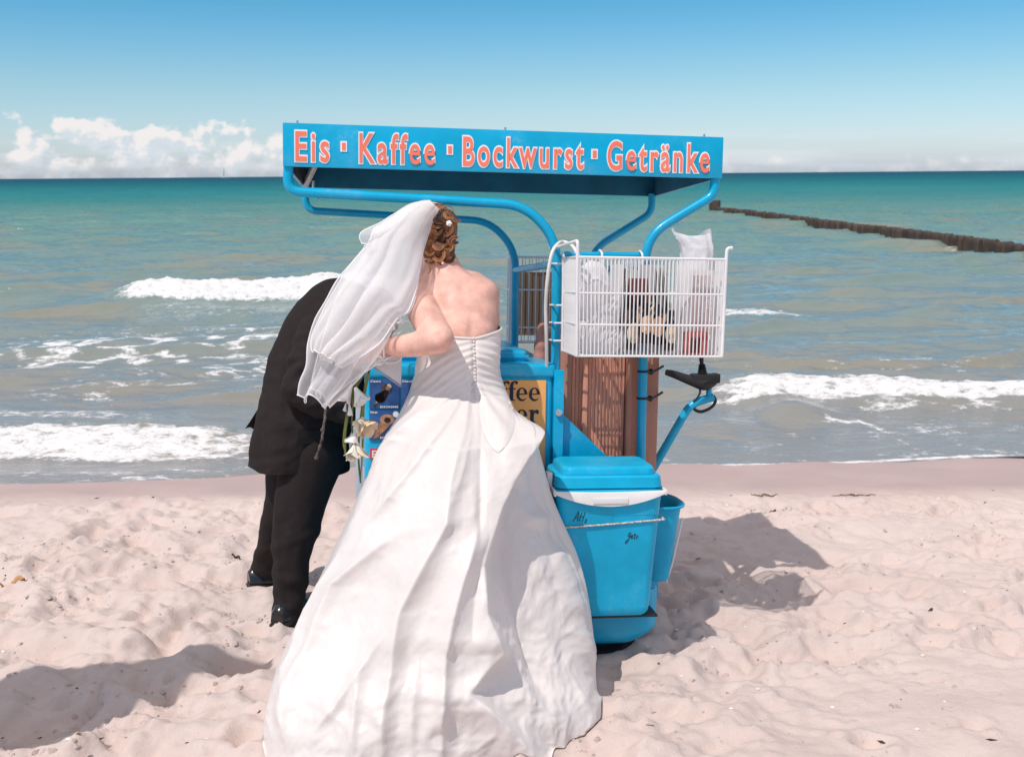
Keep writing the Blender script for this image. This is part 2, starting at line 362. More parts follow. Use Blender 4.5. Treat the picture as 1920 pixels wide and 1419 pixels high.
def build_sand():
    xs = np.concatenate([-np.geomspace(60, 3.92, 40), np.arange(-3.9, 3.95, .0125), np.geomspace(3.96, 60, 40)])
    ys = np.concatenate([-np.geomspace(30, .5, 18), np.linspace(0, 1.9, 14), np.arange(2.0, 4.3, .0105), np.arange(4.3, 7.2, .016), np.linspace(7.3, 16, 24)])
    X, Y = np.meshgrid(xs, ys); Z, rough, dry = sand_height(X, Y)
    pits = []
    r = random.Random(11)
    for _ in range(340):
        cy = r.uniform(2.3, 5.5); cx = r.uniform(-3.6, 3.6) * min(1, cy / 4.5)
        k = 0.45 if (cx + .5 * (3 - cy) > .8 and cy < 3.3) else 1.0
        if r.random() > k: continue
        a = r.uniform(.05, .13); pits.append((cx, cy, a * r.uniform(1.1, 1.9), a, r.uniform(.012, .036) * k, r.uniform(0, 3.14)))
    pits += [(-1.40, 3.60, .07, .05, .035, .4), (-.95, 3.27, .12, .08, .03, .3), (1.87, 3.72, .075, .045, .045, .2), (1.0, 2.62, .06, .045, .03, 0), (-2.1, 3.25, .10, .07, .04, 1), (1.33, 2.72, .05, .04, .02, .4),
             (-1.05, 3.02, .16, .09, .035, .3), (-1.5, 2.85, .2, .1, .04, .5), (-.75, 2.95, .12, .07, .03, 2.6)]
    Z = footprints(X, Y, Z, pits)
    # hollow trodden flat where the wheels and feet stand
    m = bpy.data.materials.new('sand'); m.use_nodes = True; T = NT(m.node_tree); b = T.n['Principled BSDF']
    pos = T.new('ShaderNodeNewGeometry').outputs['Position']
    sp = T.new('ShaderNodeSeparateXYZ'); T.l.new(pos, sp.inputs[0])
    n1 = T.noise(pos, 2.2, 5.0, .6); n2 = T.noise(pos, 160.0, 3.0, .7); n3 = T.noise(pos, 26.0, 4.0, .65)
    c = T.mix(T.ss(n1, .3, .7), SAND_A, SAND_B)
    c = T.mix(T.math('MULTIPLY', T.ss(n3, .52, .75), .22), c, SAND_C)
    c = T.mix(T.math('MULTIPLY', T.ss(n2, .55, .8), .30), c, SAND_D)
    at_ = T.new('ShaderNodeAttribute', attribute_name='wet'); wet = at_.outputs['Fac']
    wcol = T.mix(T.math('MULTIPLY', T.ss(n1, .3, .7), .5), WET_A, WET_B)
    wet2 = T.math('ADD', wet, T.lin(n1, .3, .7, -.12, .12), clamp=True)
    c = T.mix(wet2, c, wcol); T.put(b, 'Base Color', c)
    T.put(b, 'Roughness', T.lin(wet2, 0, 1, .95, .55)); b.inputs['Specular IOR Level'].default_value = .25
    dryk = T.lin(wet2, 0, 1, 1.0, .12)
    hgt = T.math('ADD', T.math('MULTIPLY', T.noise(pos, 38.0, 7.0, .74), 1.25), T.math('MULTIPLY', T.noise(pos, 320.0, 3.0, .7), .35))
    bn = T.new('ShaderNodeBump'); T.put(bn, 'Height', hgt); bn.inputs['Distance'].default_value = .008; T.put(bn, 'Strength', T.math('MULTIPLY', dryk, .72))
    T.l.new(bn.outputs[0], b.inputs['Normal'])
    o = grid_mesh('sand', np.stack([X, Y, Z], -1), m, attrs={'wet': 1 - dry}); tag(o, kind='structure')
    dg = bpy.context.evaluated_depsgraph_get()
    return BVHTree.FromPolygons([tuple(v.co) for v in o.data.vertices], [tuple(p.vertices) for p in o.data.polygons])
SAND_A = (.64, .512, .462); SAND_B = (.69, .568, .517); SAND_C = (.52, .36, .31); SAND_D = (.40, .29, .26); WET_A = (.47, .345, .315); WET_B = (.43, .315, .285)
SAND = build_sand()
def gz(x, y):
    h = SAND.ray_cast(Vector((x, y, 5)), Vector((0, 0, -1)))[0]
    return h.z if h is not None else float(ground0(x, y))

# ------------------------------------------------------------------ sea
def build_sea():
    t = [0.0]; st = .018
    while t[-1] < 60: t.append(t[-1] + st); st = max(.018, (t[-1] + 4.5) * .0034)
    while t[-1] < 9000: t.append(t[-1] + st); st *= 1.045
    t = np.array(t)[:, None]; s = np.concatenate([-np.geomspace(4.0, .74, 26)[:-1], np.linspace(-.73, .73, 560), np.geomspace(.74, 4.0, 26)[1:]])[None, :]
    x = s * (t + 8.5) * 1.0
    y = shore(np.clip(x, -9, 9)) * np.exp(-t / 6) + 6.45 * (1 - np.exp(-t / 6)) + t
    x = x + 0 * y
    d = y - 6.5
    # wave trains rolling to the beach; crests sharpen and lean in shallow water
    far = sst(y, 10, 40)
    def train(lam, ang, seed, warp):
        p = (y * math.cos(ang) + x * math.sin(ang)) / lam + warp * fbm(x / (lam * 3.2), y / (lam * 2.0), 2, seed)
        ph = p * 2 * math.pi
        return np.exp(1.5 * (np.sin(ph + .45 * np.sin(ph)) - 1)) * (0.35 + 1.1 * sst(perlin(x / (lam * 2.4), y / (lam * 1.1), seed + 3), -.35, .4))
    shallow = sst(d, .2, 3.0)
    h = shallow * (0.075 * train(2.1, .12, 70, .55) + 0.06 * train(1.15, -.22, 75, .6)) * (1 + .5 * far) + sst(d, 2, 9) * (1 - .6 * sst(y, 15, 26)) * (0.16 * train(5.2, -.08, 80, .5) + .10 * train(3.1, .3, 84, .5))
    h = h + (0.35 + .65 * shallow) * (0.040 * fbm(x * 1.1, y * 2.2, 3, 90) + 0.010 * fbm(x * 4, y * 8, 2, 95)) - .05 * shallow - .08 * sst(d, 2, 9) * (1 - .5 * sst(y, 15, 26))
    h = h * (1 - sst(y, 120, 900) * .9)
    foam = np.zeros_like(h)
    def breaker(cx, cy, hgt, wf, wb, env, k, fz, rag, foamk=1.0):
        """a breaking crest along the line y = cy(x): steep front towards the beach, foam spilling down it"""
        nonlocal h, foam
        line = cy + rag * fbm(x * .9, x * 0 + k, 3, k) + .35 * rag * perlin(x * 4.2, y * 1.5, k + 1)
        q = y - line
        e = env * (.8 + .45 * perlin(x * 1.3, x * 0, k + 2))
        prof = np.where(q < 0, gau(q, wf), gau(q, wb))
        h = h + hgt * e * prof
        fr = sst(q, -fz, -fz * .55) * (1 - sst(q, .05, .10 + wb * .55)) * env
        lump = fbm(x * 5.5, y * 7.5, 3, k + 5)
        foam = np.maximum(foam, foamk * fr * (1.0 + .35 * lump))
        h = h + fr * foamk * (.045 * lump + .05 * np.maximum(0, perlin(x * 9, y * 10, k + 6))) * min(1, hgt * 5)
    # far left roller
    breaker(0, 16.1, .34, .42, 1.2, sst(x, -6.6, -5.5) * (1 - sst(x, -1.2, .6)), 100, .80, .20)
    # small one behind the cart on the right and the foam at x 3
    breaker(0, 14.3, .14, .5, 1.4, gau(x - 3.4, .9), 108, .45, .12, .75)
    # right roller
    breaker(0, 8.62, .13, .20, .6, sst(x, 1.2, 2.2), 116, .37, .15, .88)
    # left shore break
    breaker(0, 7.22, .14, .30, .55, 1 - sst(x, -2.5, -1.0), 124, .55, .14, .86)
    breaker(0, 7.95, .07, .30, .6, 1 - sst(x, -3.4, -2.0), 131, .3, .22, .55)
    # a hump with a thin streak of foam running off it
    h = h + .11 * gau(x - 2.22, .27) * np.where(y < 7.95, gau(y - 7.95, .22), gau(y - 7.95, .6)) + .05 * gau(x - 1.55, .35) * gau(y - 7.6, .25)
    sl = np.interp(x[0:1], [2.35, 2.55, 2.7, 2.85], [7.75, 7.45, 7.0, 6.66]); onl = sst(x, 2.38, 2.46) * (1 - sst(x, 2.78, 2.92))
    foam = np.maximum(foam, .95 * onl * gau(y - sl + .06 * perlin(x * 7, y * 0, 140), .10) * (.75 + .4 * perlin(x * 12, y * 9, 141)))
    # loose foam left by broken waves, drawn out along the shore
    str1 = ridged(x * 1.9 + .6 * perlin(x * .8, y * 1.3, 150), y * 3.6 + .5 * perlin(x * 1.1, y * 1.1, 149), 3, 151)
    zone = np.zeros_like(h)
    for (zx, zy, wx, wy, k) in ((-4.2, 11.6, 2.8, 1.9, .95), (-2.6, 10.4, 2.0, 1.5, .8), (-3.6, 9.2, 1.8, .7, .6), (-2.4, 13.3, 2.0, 1.0, .9), (-5.5, 10.5, 1.6, 1.0, .8), (-2.8, 8.6, 1.5, .5, .45), (1.9, 10.4, 1.6, 1.1, .5), (3.9, 10.2, 1.5, .9, .6),
                              (2.9, 7.5, 1.6, .5, .6), (4.3, 7.3, 1.2, .6, .65), (1.3, 7.7, .9, .5, .5), (1.9, 7.0, 1.2, .3, .5), (-1.0, 9.5, 1.5, 1.5, .6), (3.5, 8.2, 1.4, .3, .7), (-5.0, 16.6, 1.0, .8, .5), (-1.6, 7.3, .6, .5, .6)):
        zone = np.maximum(zone, k * np.exp(-((x - zx) / wx) ** 2 - ((y - zy) / wy) ** 2))
    foam = np.maximum(foam, .30 * zone)
    foam = np.maximum(foam, zone * sst(str1, .5, 1.3) * .92 * sst(perlin(x * 2.4 + .5 * y, y * 4.2, 178), -.34, .08))
    sheet = sst(x, -6.2, -5.2) * (1 - sst(x, -2, -.5)) * sst(y, 13.9, 14.6) * (1 - sst(y, 15.2, 15.6))
    foam = np.maximum(foam, .40 * sheet)
    # far white caps
    cap = sst(perlin(x * .22, y * .10, 160), .52, .62) * sst(perlin(x * .9, y * .35, 161), .1, .4) * sst(y, 24, 40) * (1 - sst(y, 300, 600))
    foam = np.maximum(foam, .9 * cap)
    # foam round the piles
    gl = 11.55 - (y - 20.0) * .04
    foam = np.maximum(foam, .8 * gau(x - gl + .45, .35) * sst(y, 15, 20) * (1 - sst(y, 33, 44)) * sst(perlin(x * 1.1, y * .55, 165), .12, .4))
    # swash: a film thinning out on the sand, with a bright rim
    film = shore(np.clip(x, -9, 9)) + .03 * fbm(x * 2.2, x * 0, 3, 170)
    base = sand_height(x, np.minimum(y, 12))[0] - .006 + .016 * sst(t + 0 * x, 0, .25)
    h = np.where(y < 7.8, np.maximum(h * sst(d, -.1, .9), base), h)
    e = t + 0 * x
    foam = np.maximum(foam, np.where(x < -1.0, .45, .85) * gau(e - .05, .045) * sst(perlin(x * 1.1, x * 0, 172), -.5, -.1))
    foam = np.maximum(foam, (1 - sst(x, -2.2, -.9)) * .55 * (1 - sst(e, .25, .85)) * sst(fbm(x * 3, y * 6, 3, 174), -.25, .3))
    foam = np.maximum(foam, .50 * (1 - sst(e, .15, .75)) * sst(fbm(x * 2.2, y * 6, 3, 176), -.25, .35) * sst(x, -1, .2))
    m = bpy.data.materials.new('sea_water'); m.use_nodes = True; T = NT(m.node_tree); b = T.n['Principled BSDF']
    pos = T.new('ShaderNodeNewGeometry').outputs['Position']; sp = T.new('ShaderNodeSeparateXYZ'); T.l.new(pos, sp.inputs[0])
    py = sp.outputs[1]
    # body colour: stirred-up sand near the beach, green then deep teal offshore
    lg = T.math('LOGARITHM', py, 10.0)                                  # 0.8 at the beach .. 3 at one kilometre
    band = T.noise(T.vscale(pos, (.035, .12, 0.0)), 1.0, 3.0, .5)
    lg2 = T.math('ADD', lg, T.lin(band, .3, .7, -.09, .09))
    body = T.ramp(T.lin(lg2, .75, 3.2), SEA)
    spot = T.noise(T.vscale(pos, (.22, .55, 0.0)), 1.0, 4.0, .55)
    sandy = T.math('MULTIPLY', T.ss(spot, .46, .68), T.math('SUBTRACT', 1.0, T.ss(py, 26.0, 75.0)))
    body = T.mix(T.math('MULTIPLY', sandy, .6), body, SEA_SANDY)
    fo = T.new('ShaderNodeAttribute', attribute_name='foam').outputs['Fac']
    fn = T.math('ADD', T.math('MULTIPLY', T.noise(T.vscale(pos, (1, 1.5, 1)), 9.0, 6.0, .68), .75), T.math('MULTIPLY', T.noise(T.vscale(pos, (.7, 1.8, 1)), 34.0, 3.0, .6), .3))
    fm = T.ss(T.math('ADD', fo, T.math('MULTIPLY', T.math('SUBTRACT', fn, .52), 1.9)), .42, .86)
    T.put(b, 'Base Color', T.mix(fm, body, T.mix(T.ss(fn, .38, .62), FOAM_LOW, FOAM)))
    fine = T.math('ADD', T.math('MULTIPLY', T.noise(T.vscale(pos, (1, 1.9, 1)), 3.2, 5.0, .6), 1.0), T.math('MULTIPLY', T.noise(T.vscale(pos, (.25, .6, 1)), 1.0, 4.0, .55), 2.2))
    dist = T.ss(py, 8.0, 90.0)
    bn = T.new('ShaderNodeBump'); T.put(bn, 'Height', fine); T.put(bn, 'Distance', T.lin(dist, 0, 1, .045, .45)); T.put(bn, 'Strength', .55)
    bf = T.new('ShaderNodeBump'); T.put(bf, 'Height', fn); bf.inputs['Distance'].default_value = .08; T.put(bf, 'Strength', T.math('MULTIPLY', fm, .6)); T.l.new(bn.outputs[0], bf.inputs['Normal'])
    T.l.new(bf.outputs[0], b.inputs['Normal'])
    T.put(b, 'Roughness', T.math('MAXIMUM', T.lin(dist, 0, 1, .06, .42), T.math('MULTIPLY', fm, .9)))
    T.put(b, 'Specular IOR Level', T.math('MULTIPLY', T.math('SUBTRACT', 1.0, T.math('MULTIPLY', fm, .8)), T.lin(dist, 0, 1, 1.0, .05)))
    b.inputs['IOR'].default_value = 1.33
    o = grid_mesh('sea', np.stack([x, y, h], -1), m, attrs={'foam': foam}); tag(o, kind='structure')
SEA = [(0.0, (.285, .25, .225)), (.10, (.215, .23, .21)), (.22, (.15, .235, .22)), (.38, (.10, .25, .225)), (.55, (.022, .20, .205)), (.68, (.003, .125, .145)), (.82, (.001, .075, .105)), (1.0, (.001, .055, .085))]
FOAM_LOW = (.70, .67, .65); SEA_SANDY = (.27, .225, .15); FOAM = (.84, .82, .81)
build_sea()

# ------------------------------------------------------------------ groyne and boat
def build_groyne():
    g = thing('groyne', 'long dark row of timber piles running out into the sea', 'groyne', (11.3, 24.0, 0))
    m = [mat('wet_timber', (.075, .046, .034), .75, var=.25, vscale=3, bump=.6, bscale=14, stretch=(1, 1, .25)), mat('dry_timber', (.09, .058, .043), .8, var=.25, vscale=3, bump=.6, bscale=14, stretch=(1, 1, .25)), mat('brown_timber', (.08, .048, .032), .75, var=.25, vscale=3, bump=.6, bscale=14, stretch=(1, 1, .25))]
    r = random.Random(3); metas = []
    for k in range(4):
        mb = MB(); n = 8; a = np.arange(n) * 2 * math.pi / n; rr = .125 * (1 + .10 * np.array([r.uniform(-1, 1) for _ in a]))
        rings = [np.stack([np.cos(a) * rr * s, np.sin(a) * rr * s, np.full(n, z)], -1) for z, s in ((-1.0, 1.0), (.22, 1.0), (.31, .96), (.335, .72))]
        V = np.concatenate(rings); V[-n:, 2] += rng.uniform(-.015, .015, n); Fc = [(i * n + j, i * n + (j + 1) % n, (i + 1) * n + (j + 1) % n, (i + 1) * n + j) for i in range(3) for j in range(n)] + [tuple(range(3 * n, 4 * n))]
        mb.add(V, Fc); o = mb.build('pile', m[k % 3], None, smooth=50); metas.append(o.data); bpy.data.objects.remove(o)
    y = 17.0; i = 0
    while y < 51.6:
        x = 11.62 - (y - 19.0) * .0425 + r.uniform(-.03, .03)
        o = bpy.data.objects.new('pile', metas[i % 4]); COL.objects.link(o); o.parent = g
        dz = -.02 + .05 * math.sin(y * .31) + r.uniform(-.022, .02) - .12 * sst(np.array(y), 34, 46)
        o.location = (x - 11.3, y - 24, float(dz) + .03 - .12 * float(1 - sst(np.array(y), 20, 40))); o.rotation_euler = (r.uniform(-.03, .03), r.uniform(-.03, .03), r.uniform(0, 6.28)); s = r.uniform(.92, 1.08); o.scale = (s, s, 1)
        y += .205 * s; i += 1
    mb = MB(); mb.box((9.95, 51.6, -1), (10.45, 52.1, .56), .04); mb.build('end_post', m[0], g)
build_groyne()
def build_boat():
    p = at(421, 331, 1500.0); x, y = p[0], 1500.0
    t = thing('sailboat', 'tiny white sailing boat far out on the horizon', 'sailboat', (x, y, 0))
    mh = mat('hull_white', (.8, .8, .8), .4); ms = mat('sail_cloth', (.82, .80, .78), .8)
    st = [(-5.0, .9), (-3.5, 1.5), (0, 1.9), (3, 1.3), (5.6, .1)]
    G = np.array([[(x + sx, y + w * sy, z0) for sy, z0 in ((-1, 1.5), (-.85, .5), (-.3, -.3), (.3, -.3), (.85, .5), (1, 1.5))] for sx, w in st])
    mb = MB(); mb.grid(G); mb.add(G[:, [0, -1]].reshape(-1, 3), [(0, 1, 3, 2), (2, 3, 5, 4), (4, 5, 7, 6), (6, 7, 9, 8)]); mb.box((x - 2.5, y - .9, 1.45), (x + 1, y + .9, 2.1), .15); mb.build('hull', mh, t)
    def sail(name, P):
        k = 7; G = np.zeros((k, k, 3))
        for i in range(k):
            for j in range(k):
                a = i / (k - 1); b = j / (k - 1); q = np.array(P[0]) * (1 - a) + np.array(P[1]) * a; q2 = np.array(P[2]) * (1 - a) + np.array(P[1]) * a
                G[i, j] = q * (1 - b) + q2 * b + np.array([0, -.7 * math.sin(math.pi * b) * (1 - a), 0])
        b = MB(); b.grid(G); b.build(name, ms, t)
    sail('mainsail', ((x - .3, y, 2.6), (x - .3, y, 15), (x - 5, y - 1.0, 2.8))); sail('foresail', ((x + 5.2, y, 1.8), (x + .1, y, 13), (x + .3, y - .8, 2.2)))
    b = MB(); b.tube([(x - .1, y, 1), (x - .1, y, 15.5)], .09, 6); b.build('mast', mat('alloy', (.6, .6, .6), .4, .8), t)
build_boat()
CART_BLUE = (0.002, 0.40, 0.66); COOL_BLUE = (0.002, 0.42, 0.68)
# ------------------------------------------------------------------ vending cart
BLUE = mat('cart_blue_paint', CART_BLUE, .30, wear=.30, var=.07, vscale=3.5, bump=.03, bscale=25, spec=.35, coat=.12)
BLUE_PL = mat('blue_plastic', COOL_BLUE, .42, wear=.22, spec=.3, var=.07, vscale=8, bump=.05, bscale=120)
WHITE_PL = mat('white_plastic', (.80, .77, .75), .4, var=.04)
WIRE = mat('white_coated_wire', (.82, .80, .79), .35, var=.04, spec=.5)
STEEL = mat('steel', (.55, .55, .55), .35, .9, var=.1)
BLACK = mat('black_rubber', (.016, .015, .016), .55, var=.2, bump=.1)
BROWN = mat('brown_board', (.72, .32, .215), .7, var=.05, vscale=5, stretch=(1, 1, .2), bump=.12, bscale=50)
BROWN_D = mat('dark_brown_board', (.56, .25, .17), .75, var=.15, vscale=5, stretch=(1, 1, .2), bump=.12, bscale=50)
ORANGE = mat('orange_board', (.98, .44, .13), .5, var=.03)
NAVY = mat('navy_print', (.010, .014, .045), .5, var=.05)
CORAL = mat('coral_print', (.98, .215, .13), .45, var=.04)
WPRINT = mat('white_print', (.88, .86, .84), .5, var=.03)
L_ = 1.48; W_ = .8436; H_ = .1398
cart = thing('vending_cart', 'blue beach snack cart with a lettered canopy roof on bent tube posts', 'vending cart', tuple(Cp(.8, .35, -1.64)))
def cb(a, b, bev, name, m, parent=cart, seg=2):
    mb = MB(); mb.box(a, b, bev, C, seg); return mb.build(name, m, parent)
def text_mesh(s, offset):
    cu = bpy.data.curves.new('t', 'FONT'); cu.body = s; cu.offset = offset; cu.fill_mode = 'BOTH'; cu.extrude = .012; cu.resolution_u = 5; cu.space_character = 1.24
    o = bpy.data.objects.new('t', cu); COL.objects.link(o); dg = bpy.context.evaluated_depsgraph_get()
    me = bpy.data.meshes.new_from_object(o.evaluated_get(dg)); V, _ = mesh_np(me); Fc = [tuple(p.vertices) for p in me.polygons]
    bpy.data.objects.remove(o); bpy.data.curves.remove(cu); bpy.data.meshes.remove(me); return V, Fc
def letters(name, s, u0, u1, wb, cap, v, off, m, parent, th=.0015, pad=0.0, fn=None, ref=None):
    """flat lettering between u0 and u1 with its base line at height wb"""
    V, Fc = text_mesh(s, off); R0, _ = text_mesh(s, ref if ref is not None else off)
    C0, _ = text_mesh('E', ref if ref is not None else off)
    lo, hi = R0[:, 0].min(), R0[:, 0].max(); cl, ch = C0[:, 1].min(), C0[:, 1].max()
    U = u0 + (V[:, 0] - lo) / (hi - lo) * (u1 - u0); Wv = wb + (V[:, 1] - cl) / (ch - cl) * cap
    Vv = np.where(V[:, 2] > 0, v - th, v + .002)
    mb = MB(); mb.add((fn or C)(np.stack([U, Vv, Wv], -1)), Fc); return mb.build(name, m, parent, smooth=0)
def build_canopy():
    t = .012
    fp = cb((0, 0, 0), (L_, t, H_), .004, 'front_fascia', BLUE)
    cb((0, W_ - t, 0), (L_, W_, H_), .004, 'rear_fascia', BLUE)
    SHADE_BLUE = mat('painted_shade_blue', (.005, .13, .21), .8, var=.1); cb((t + .006, W_ - t - .004, .002), (L_ - t - .006, W_ - t - .0015, H_ - .025), .0008, 'shade_sheet', SHADE_BLUE); cb((L_ - t - .005, t + .005, .002), (L_ - t - .0025, W_ - t - .006, H_ - .025), .0008, 'shade_sheet', SHADE_BLUE); cb((t + .003, t + .005, .002), (t + .0055, W_ - t - .006, H_ - .025), .0008, 'shade_sheet', mat('painted_shade_black', (.012, .012, .014), .8))  # dark sheets put inside the fascia; the canopy's inner shade is in their colour
    cb((0.0015, t, .001), (t + .0015, W_ - t, H_ - .001), .003, 'end_fascia', BLUE); cb((L_ - t - .0015, t, .001), (L_ - .0015, W_ - t, H_ - .001), .003, 'end_fascia', BLUE)
    cb((t + .002, t + .001, H_ - .022), (L_ - t - .002, W_ - t - .001, H_ - .010), .003, 'roof_panel', BLUE)
    # the words, each with a white outline sheet under it
    def ub(px): return (px - 530) / 827.0 * L_ * (1 + .055 * (1 - (px - 530) / 827.0) * 0) 
    for s, x0, x1 in (('Eis', 554, 617), ('Kaffee', 674, 815), ('Bockwurst', 868, 1094), ('Getränke', 1139, 1330)):
        u0, u1 = px2u(x0), px2u(x1)
        letters('word_outline', s, u0, u1, .0185, .0945, -.0012, .050, WPRINT, fp, .001, ref=.010)
        letters('word', s, u0, u1, .0185, .0945, -.0030, .010, CORAL, fp, .0012)
    for x0, x1 in ((640, 649), (839, 848), (1110, 1119)):
        u0, u1 = px2u(x0), px2u(x1); mb = MB(); mb.box((u0 - .003, -.0022, .052), (u1 + .003, .002, .086), 0, C); mb.build('dot_outline', WPRINT, fp)
        mb = MB(); mb.box((u0 + .002, -.004, .0575), (u1 - .002, .002, .0805), 0, C); mb.build('dot', CORAL, fp)
    for u in (.045, .73, 1.42):
        mb = MB(); mb.tube([(u, .03, H_ - .01), (u, .03, H_ + .012)], .0035, 6, fn=C); mb.build('roof_bolt', STEEL, cart)
    # grey strut and a hook under the left end
    mb = MB(); mb.tube([(.012, .80, -.004), (.10, .25, .06)], .013, 8, fn=C); mb.build('brace', mat('grey_alloy', (.42, .42, .43), .4, .6), cart)
    mb = MB(); mb.tube([(.06, .62, .01), (.06, .62, -.04), (.075, .62, -.055), (.09, .62, -.045)], .006, 8, fn=C); mb.build('hook', STEEL, cart)
def px2u(px, y=290, v=0.0):
    r = ray(px, y); n = CM[:, 1]; t_ = ((CO + CM @ np.array([0, v, 0]) - CAM) @ n) / (r @ n); return float((CM.T @ (CAM + r * t_ - CO))[0])
build_canopy()
def frame(name, nodes, rads, r=.0165):
    mb = MB(); mb.tube(fillet(nodes, rads, 9), r, 14, fn=C); return mb.build(name, BLUE, cart)
# front pair: posts that bend outwards to carry the canopy ends; rear pair the same
frame('frame_tube', [(.016, .025, .01), (.012, .025, -.078), (.80, .025, -.104), (.912, .025, -.22), (.92, .025, -1.50)], [0, .10, .10, .14, 0])
frame('frame_tube', [(1.462, .025, .01), (1.460, .025, -.055), (1.222, .025, -.20), (1.228, .025, -1.50)], [0, .07, .09, 0])
frame('frame_tube', [(-.02 + .036, .815, .01), (.016, .815, -.092), (.765, .815, -.118), (.875, .815, -.235), (.882, .815, -1.50)], [0, .10, .10, .14, 0], .0155)
frame('frame_tube', [(1.452, .815, .01), (1.452, .815, -.07), (1.19, .815, -.235), (1.20, .815, -1.50)], [0, .07, .09, 0], .0155)
frame('cross_tube', [(.875, .80, -.318), (.905, .03, -.300)], [0, 0], .0135); frame('cross_tube', [(1.2, .80, -.318), (1.222, .03, -.300)], [0, 0], .0135)
frame('cross_tube', [(.915, .026, -.268), (1.222, .026, -.268)], [0, 0], .012)
def build_body():
    # ice chest: upper tub with a rolled rim, front wall below it, lids on top
    cb((.262, .002, -.785 - .75), (.905, .74, -.67), .02, 'chest', BLUE, seg=3)
    cb((.254, -.008, -.6905), (.912, .75, -.640), .018, 'chest_rim', BLUE, seg=4)
    lid = cb((.30, .09, -.646), (.825, .66, -.602), .014, 'lid', BLUE, seg=3)
    cb((.296, .086, -.630), (.831, .664, -.618), .004, 'lid_band', BLUE, lid)
    mb = MB(); mb.tube(fillet([(.5, .12, -.604), (.5, .12, -.575), (.62, .12, -.575), (.62, .12, -.604)], .015), .007, 8, fn=C); mb.build('lid_handle', STEEL, lid)
    # orange price board with dark serif letters
    b = cb((.655, -.006, -1.002), (.878, .001, -.6965), .001, 'price_board', ORANGE)
    serif_words(b)
    # ice-cream pictures on dark blue cards
    for u0, w1, kind in ((.279, -.6935, 'bar'), (.384, -.6935, 'bar'), (.279, -.798, 'cone'), (.384, -.798, 'cone')):
        card = cb((u0, -.005, w1 - .100), (u0 + .100, .001, w1), .0008, 'picture_card', mat('card_blue', (.018, .045, .155), .35, var=.25, vscale=18, col2=(.03, .12, .33)))
        picture(card, u0, w1, kind)
    p = cb((.281, -.005, -.965), (.345, .001, -.928), .0008, 'price_ticket', mat('ticket_red', (.70, .06, .09), .5)); letters('ticket_digits', 'EIS',   .288, .340, -.959, .024, -.006, .02, WPRINT, p)
    # base pan and rounded bumper that carries the cool box
    cb((.27, -.14, -1.56), (1.235, .80, -1.47), .03, 'base_pan', BLUE, seg=3)
    prof = [(-1.395, -.155), (-1.48, -.155), (-1.535, -.150), (-1.570, -.137), (-1.592, -.11), (-1.602, -.07), (-1.602, 0.05)]
    pr = curve([(a, b, 0) for a, b in prof], 24)[:, :2]
    G = []
    for w, v in pr:
        e = 1.256 - .070 * sst(np.array(-w), 1.525, 1.608)
        G.append([(.86 + (e - .86) * s_, v + .035 * max(0, (s_ - .86) / .14) ** 2, w) for s_ in np.linspace(0, 1, 20)])
    G = np.array(G); G2 = G + np.array([0, .006, .004]); mb = MB(); mb.grid(C(G.reshape(-1, 3)).reshape(G.shape)); mb.grid(C(G2.reshape(-1, 3)).reshape(G.shape))
    bmp = mb.build('bumper', BLUE, cart); cb((.88, -.250, -1.4555), (1.225, -.150, -1.4485), .002, 'shade_strip', BLACK, bmp)  # black strip added as a painted shade line under the cool box
    # slanting side plate between post and base, with its bolt
    mb = MB(); mb.prism([(.93, -.805), (.96, -.832), (1.165, -1.025), (1.30, -1.16), (1.30, -1.48), (.93, -1.48)], .018, .024, lambda V: C(V[:, [0, 2, 1]])); mb.build('side_plate', BLUE, cart)
    cb((.905, -.012, -1.48), (.940, .0085, -.66), .003, 'post_flange', BLUE)
    mb = MB(); mb.tube([(.921, -.025, -.806), (.921, -.011, -.806)], .0115, 14, fn=C); mb.tube([(.921, -.029, -.806), (.921, -.024, -.806)], .005, 6, fn=C); mb.build('bolt', STEEL, cart)
    # brown ribbed cabinet behind the posts
    u0, u1 = .948, 1.306
    cab = cb((u0 + .012, .135, -1.30), (u1 - .014, .60, -.56), .004, 'cabinet', BROWN)
    cb((u0, .105, -1.30), (u0 + .040, .62, -.555), .003, 'corner_post', BROWN_D, cab)
    cb((1.188, .100, -1.30), (1.206, .134, -.555), .003, 'rail', BROWN_D, cab); cb((1.029, .104, -1.30), (1.047, .134, -.555), .003, 'rail', BROWN, cab)
    cb((1.242, .108, -1.30), (u1, .62, -.555), .003, 'side_board', BROWN_D, cab)
    d = None
    uu = 1.050
    while uu < 1.186:
        o = cb((uu, .122, -1.30), (uu + .0133, .1346, -.556), .003, 'slat', BROWN, cab, seg=1); uu += .0136
    uu = .991
    while uu < 1.026:
        cb((uu, .122, -1.30), (uu + .0133, .1346, -.556), .003, 'slat', BROWN, cab, seg=1); uu += .0136
    for w in (-.668, -.762):
        mb = MB(); mb.tube(fillet([(1.232, .02, w - .006), (1.275, .06, w - .003), (1.318, .10, w + .012)], .02), .0045, 8, fn=C); mb.ball(Cp(1.258, .04, w - .002), .011, 10, 6); mb.build('strap_clip', BLACK, cart)
        mb = MB(); mb.tube([(1.2265 + .0185 * math.cos(a), .025 + .0185 * math.sin(a), w) for a in np.linspace(0, 6.28, 17)], .004, 6, fn=C); mb.build('strap', BLACK, cart)
    for u in (1.036, 1.196): cb((u - .012, .03, -.622), (u + .012, .134, -.592), .003, 'bracket', BLACK)
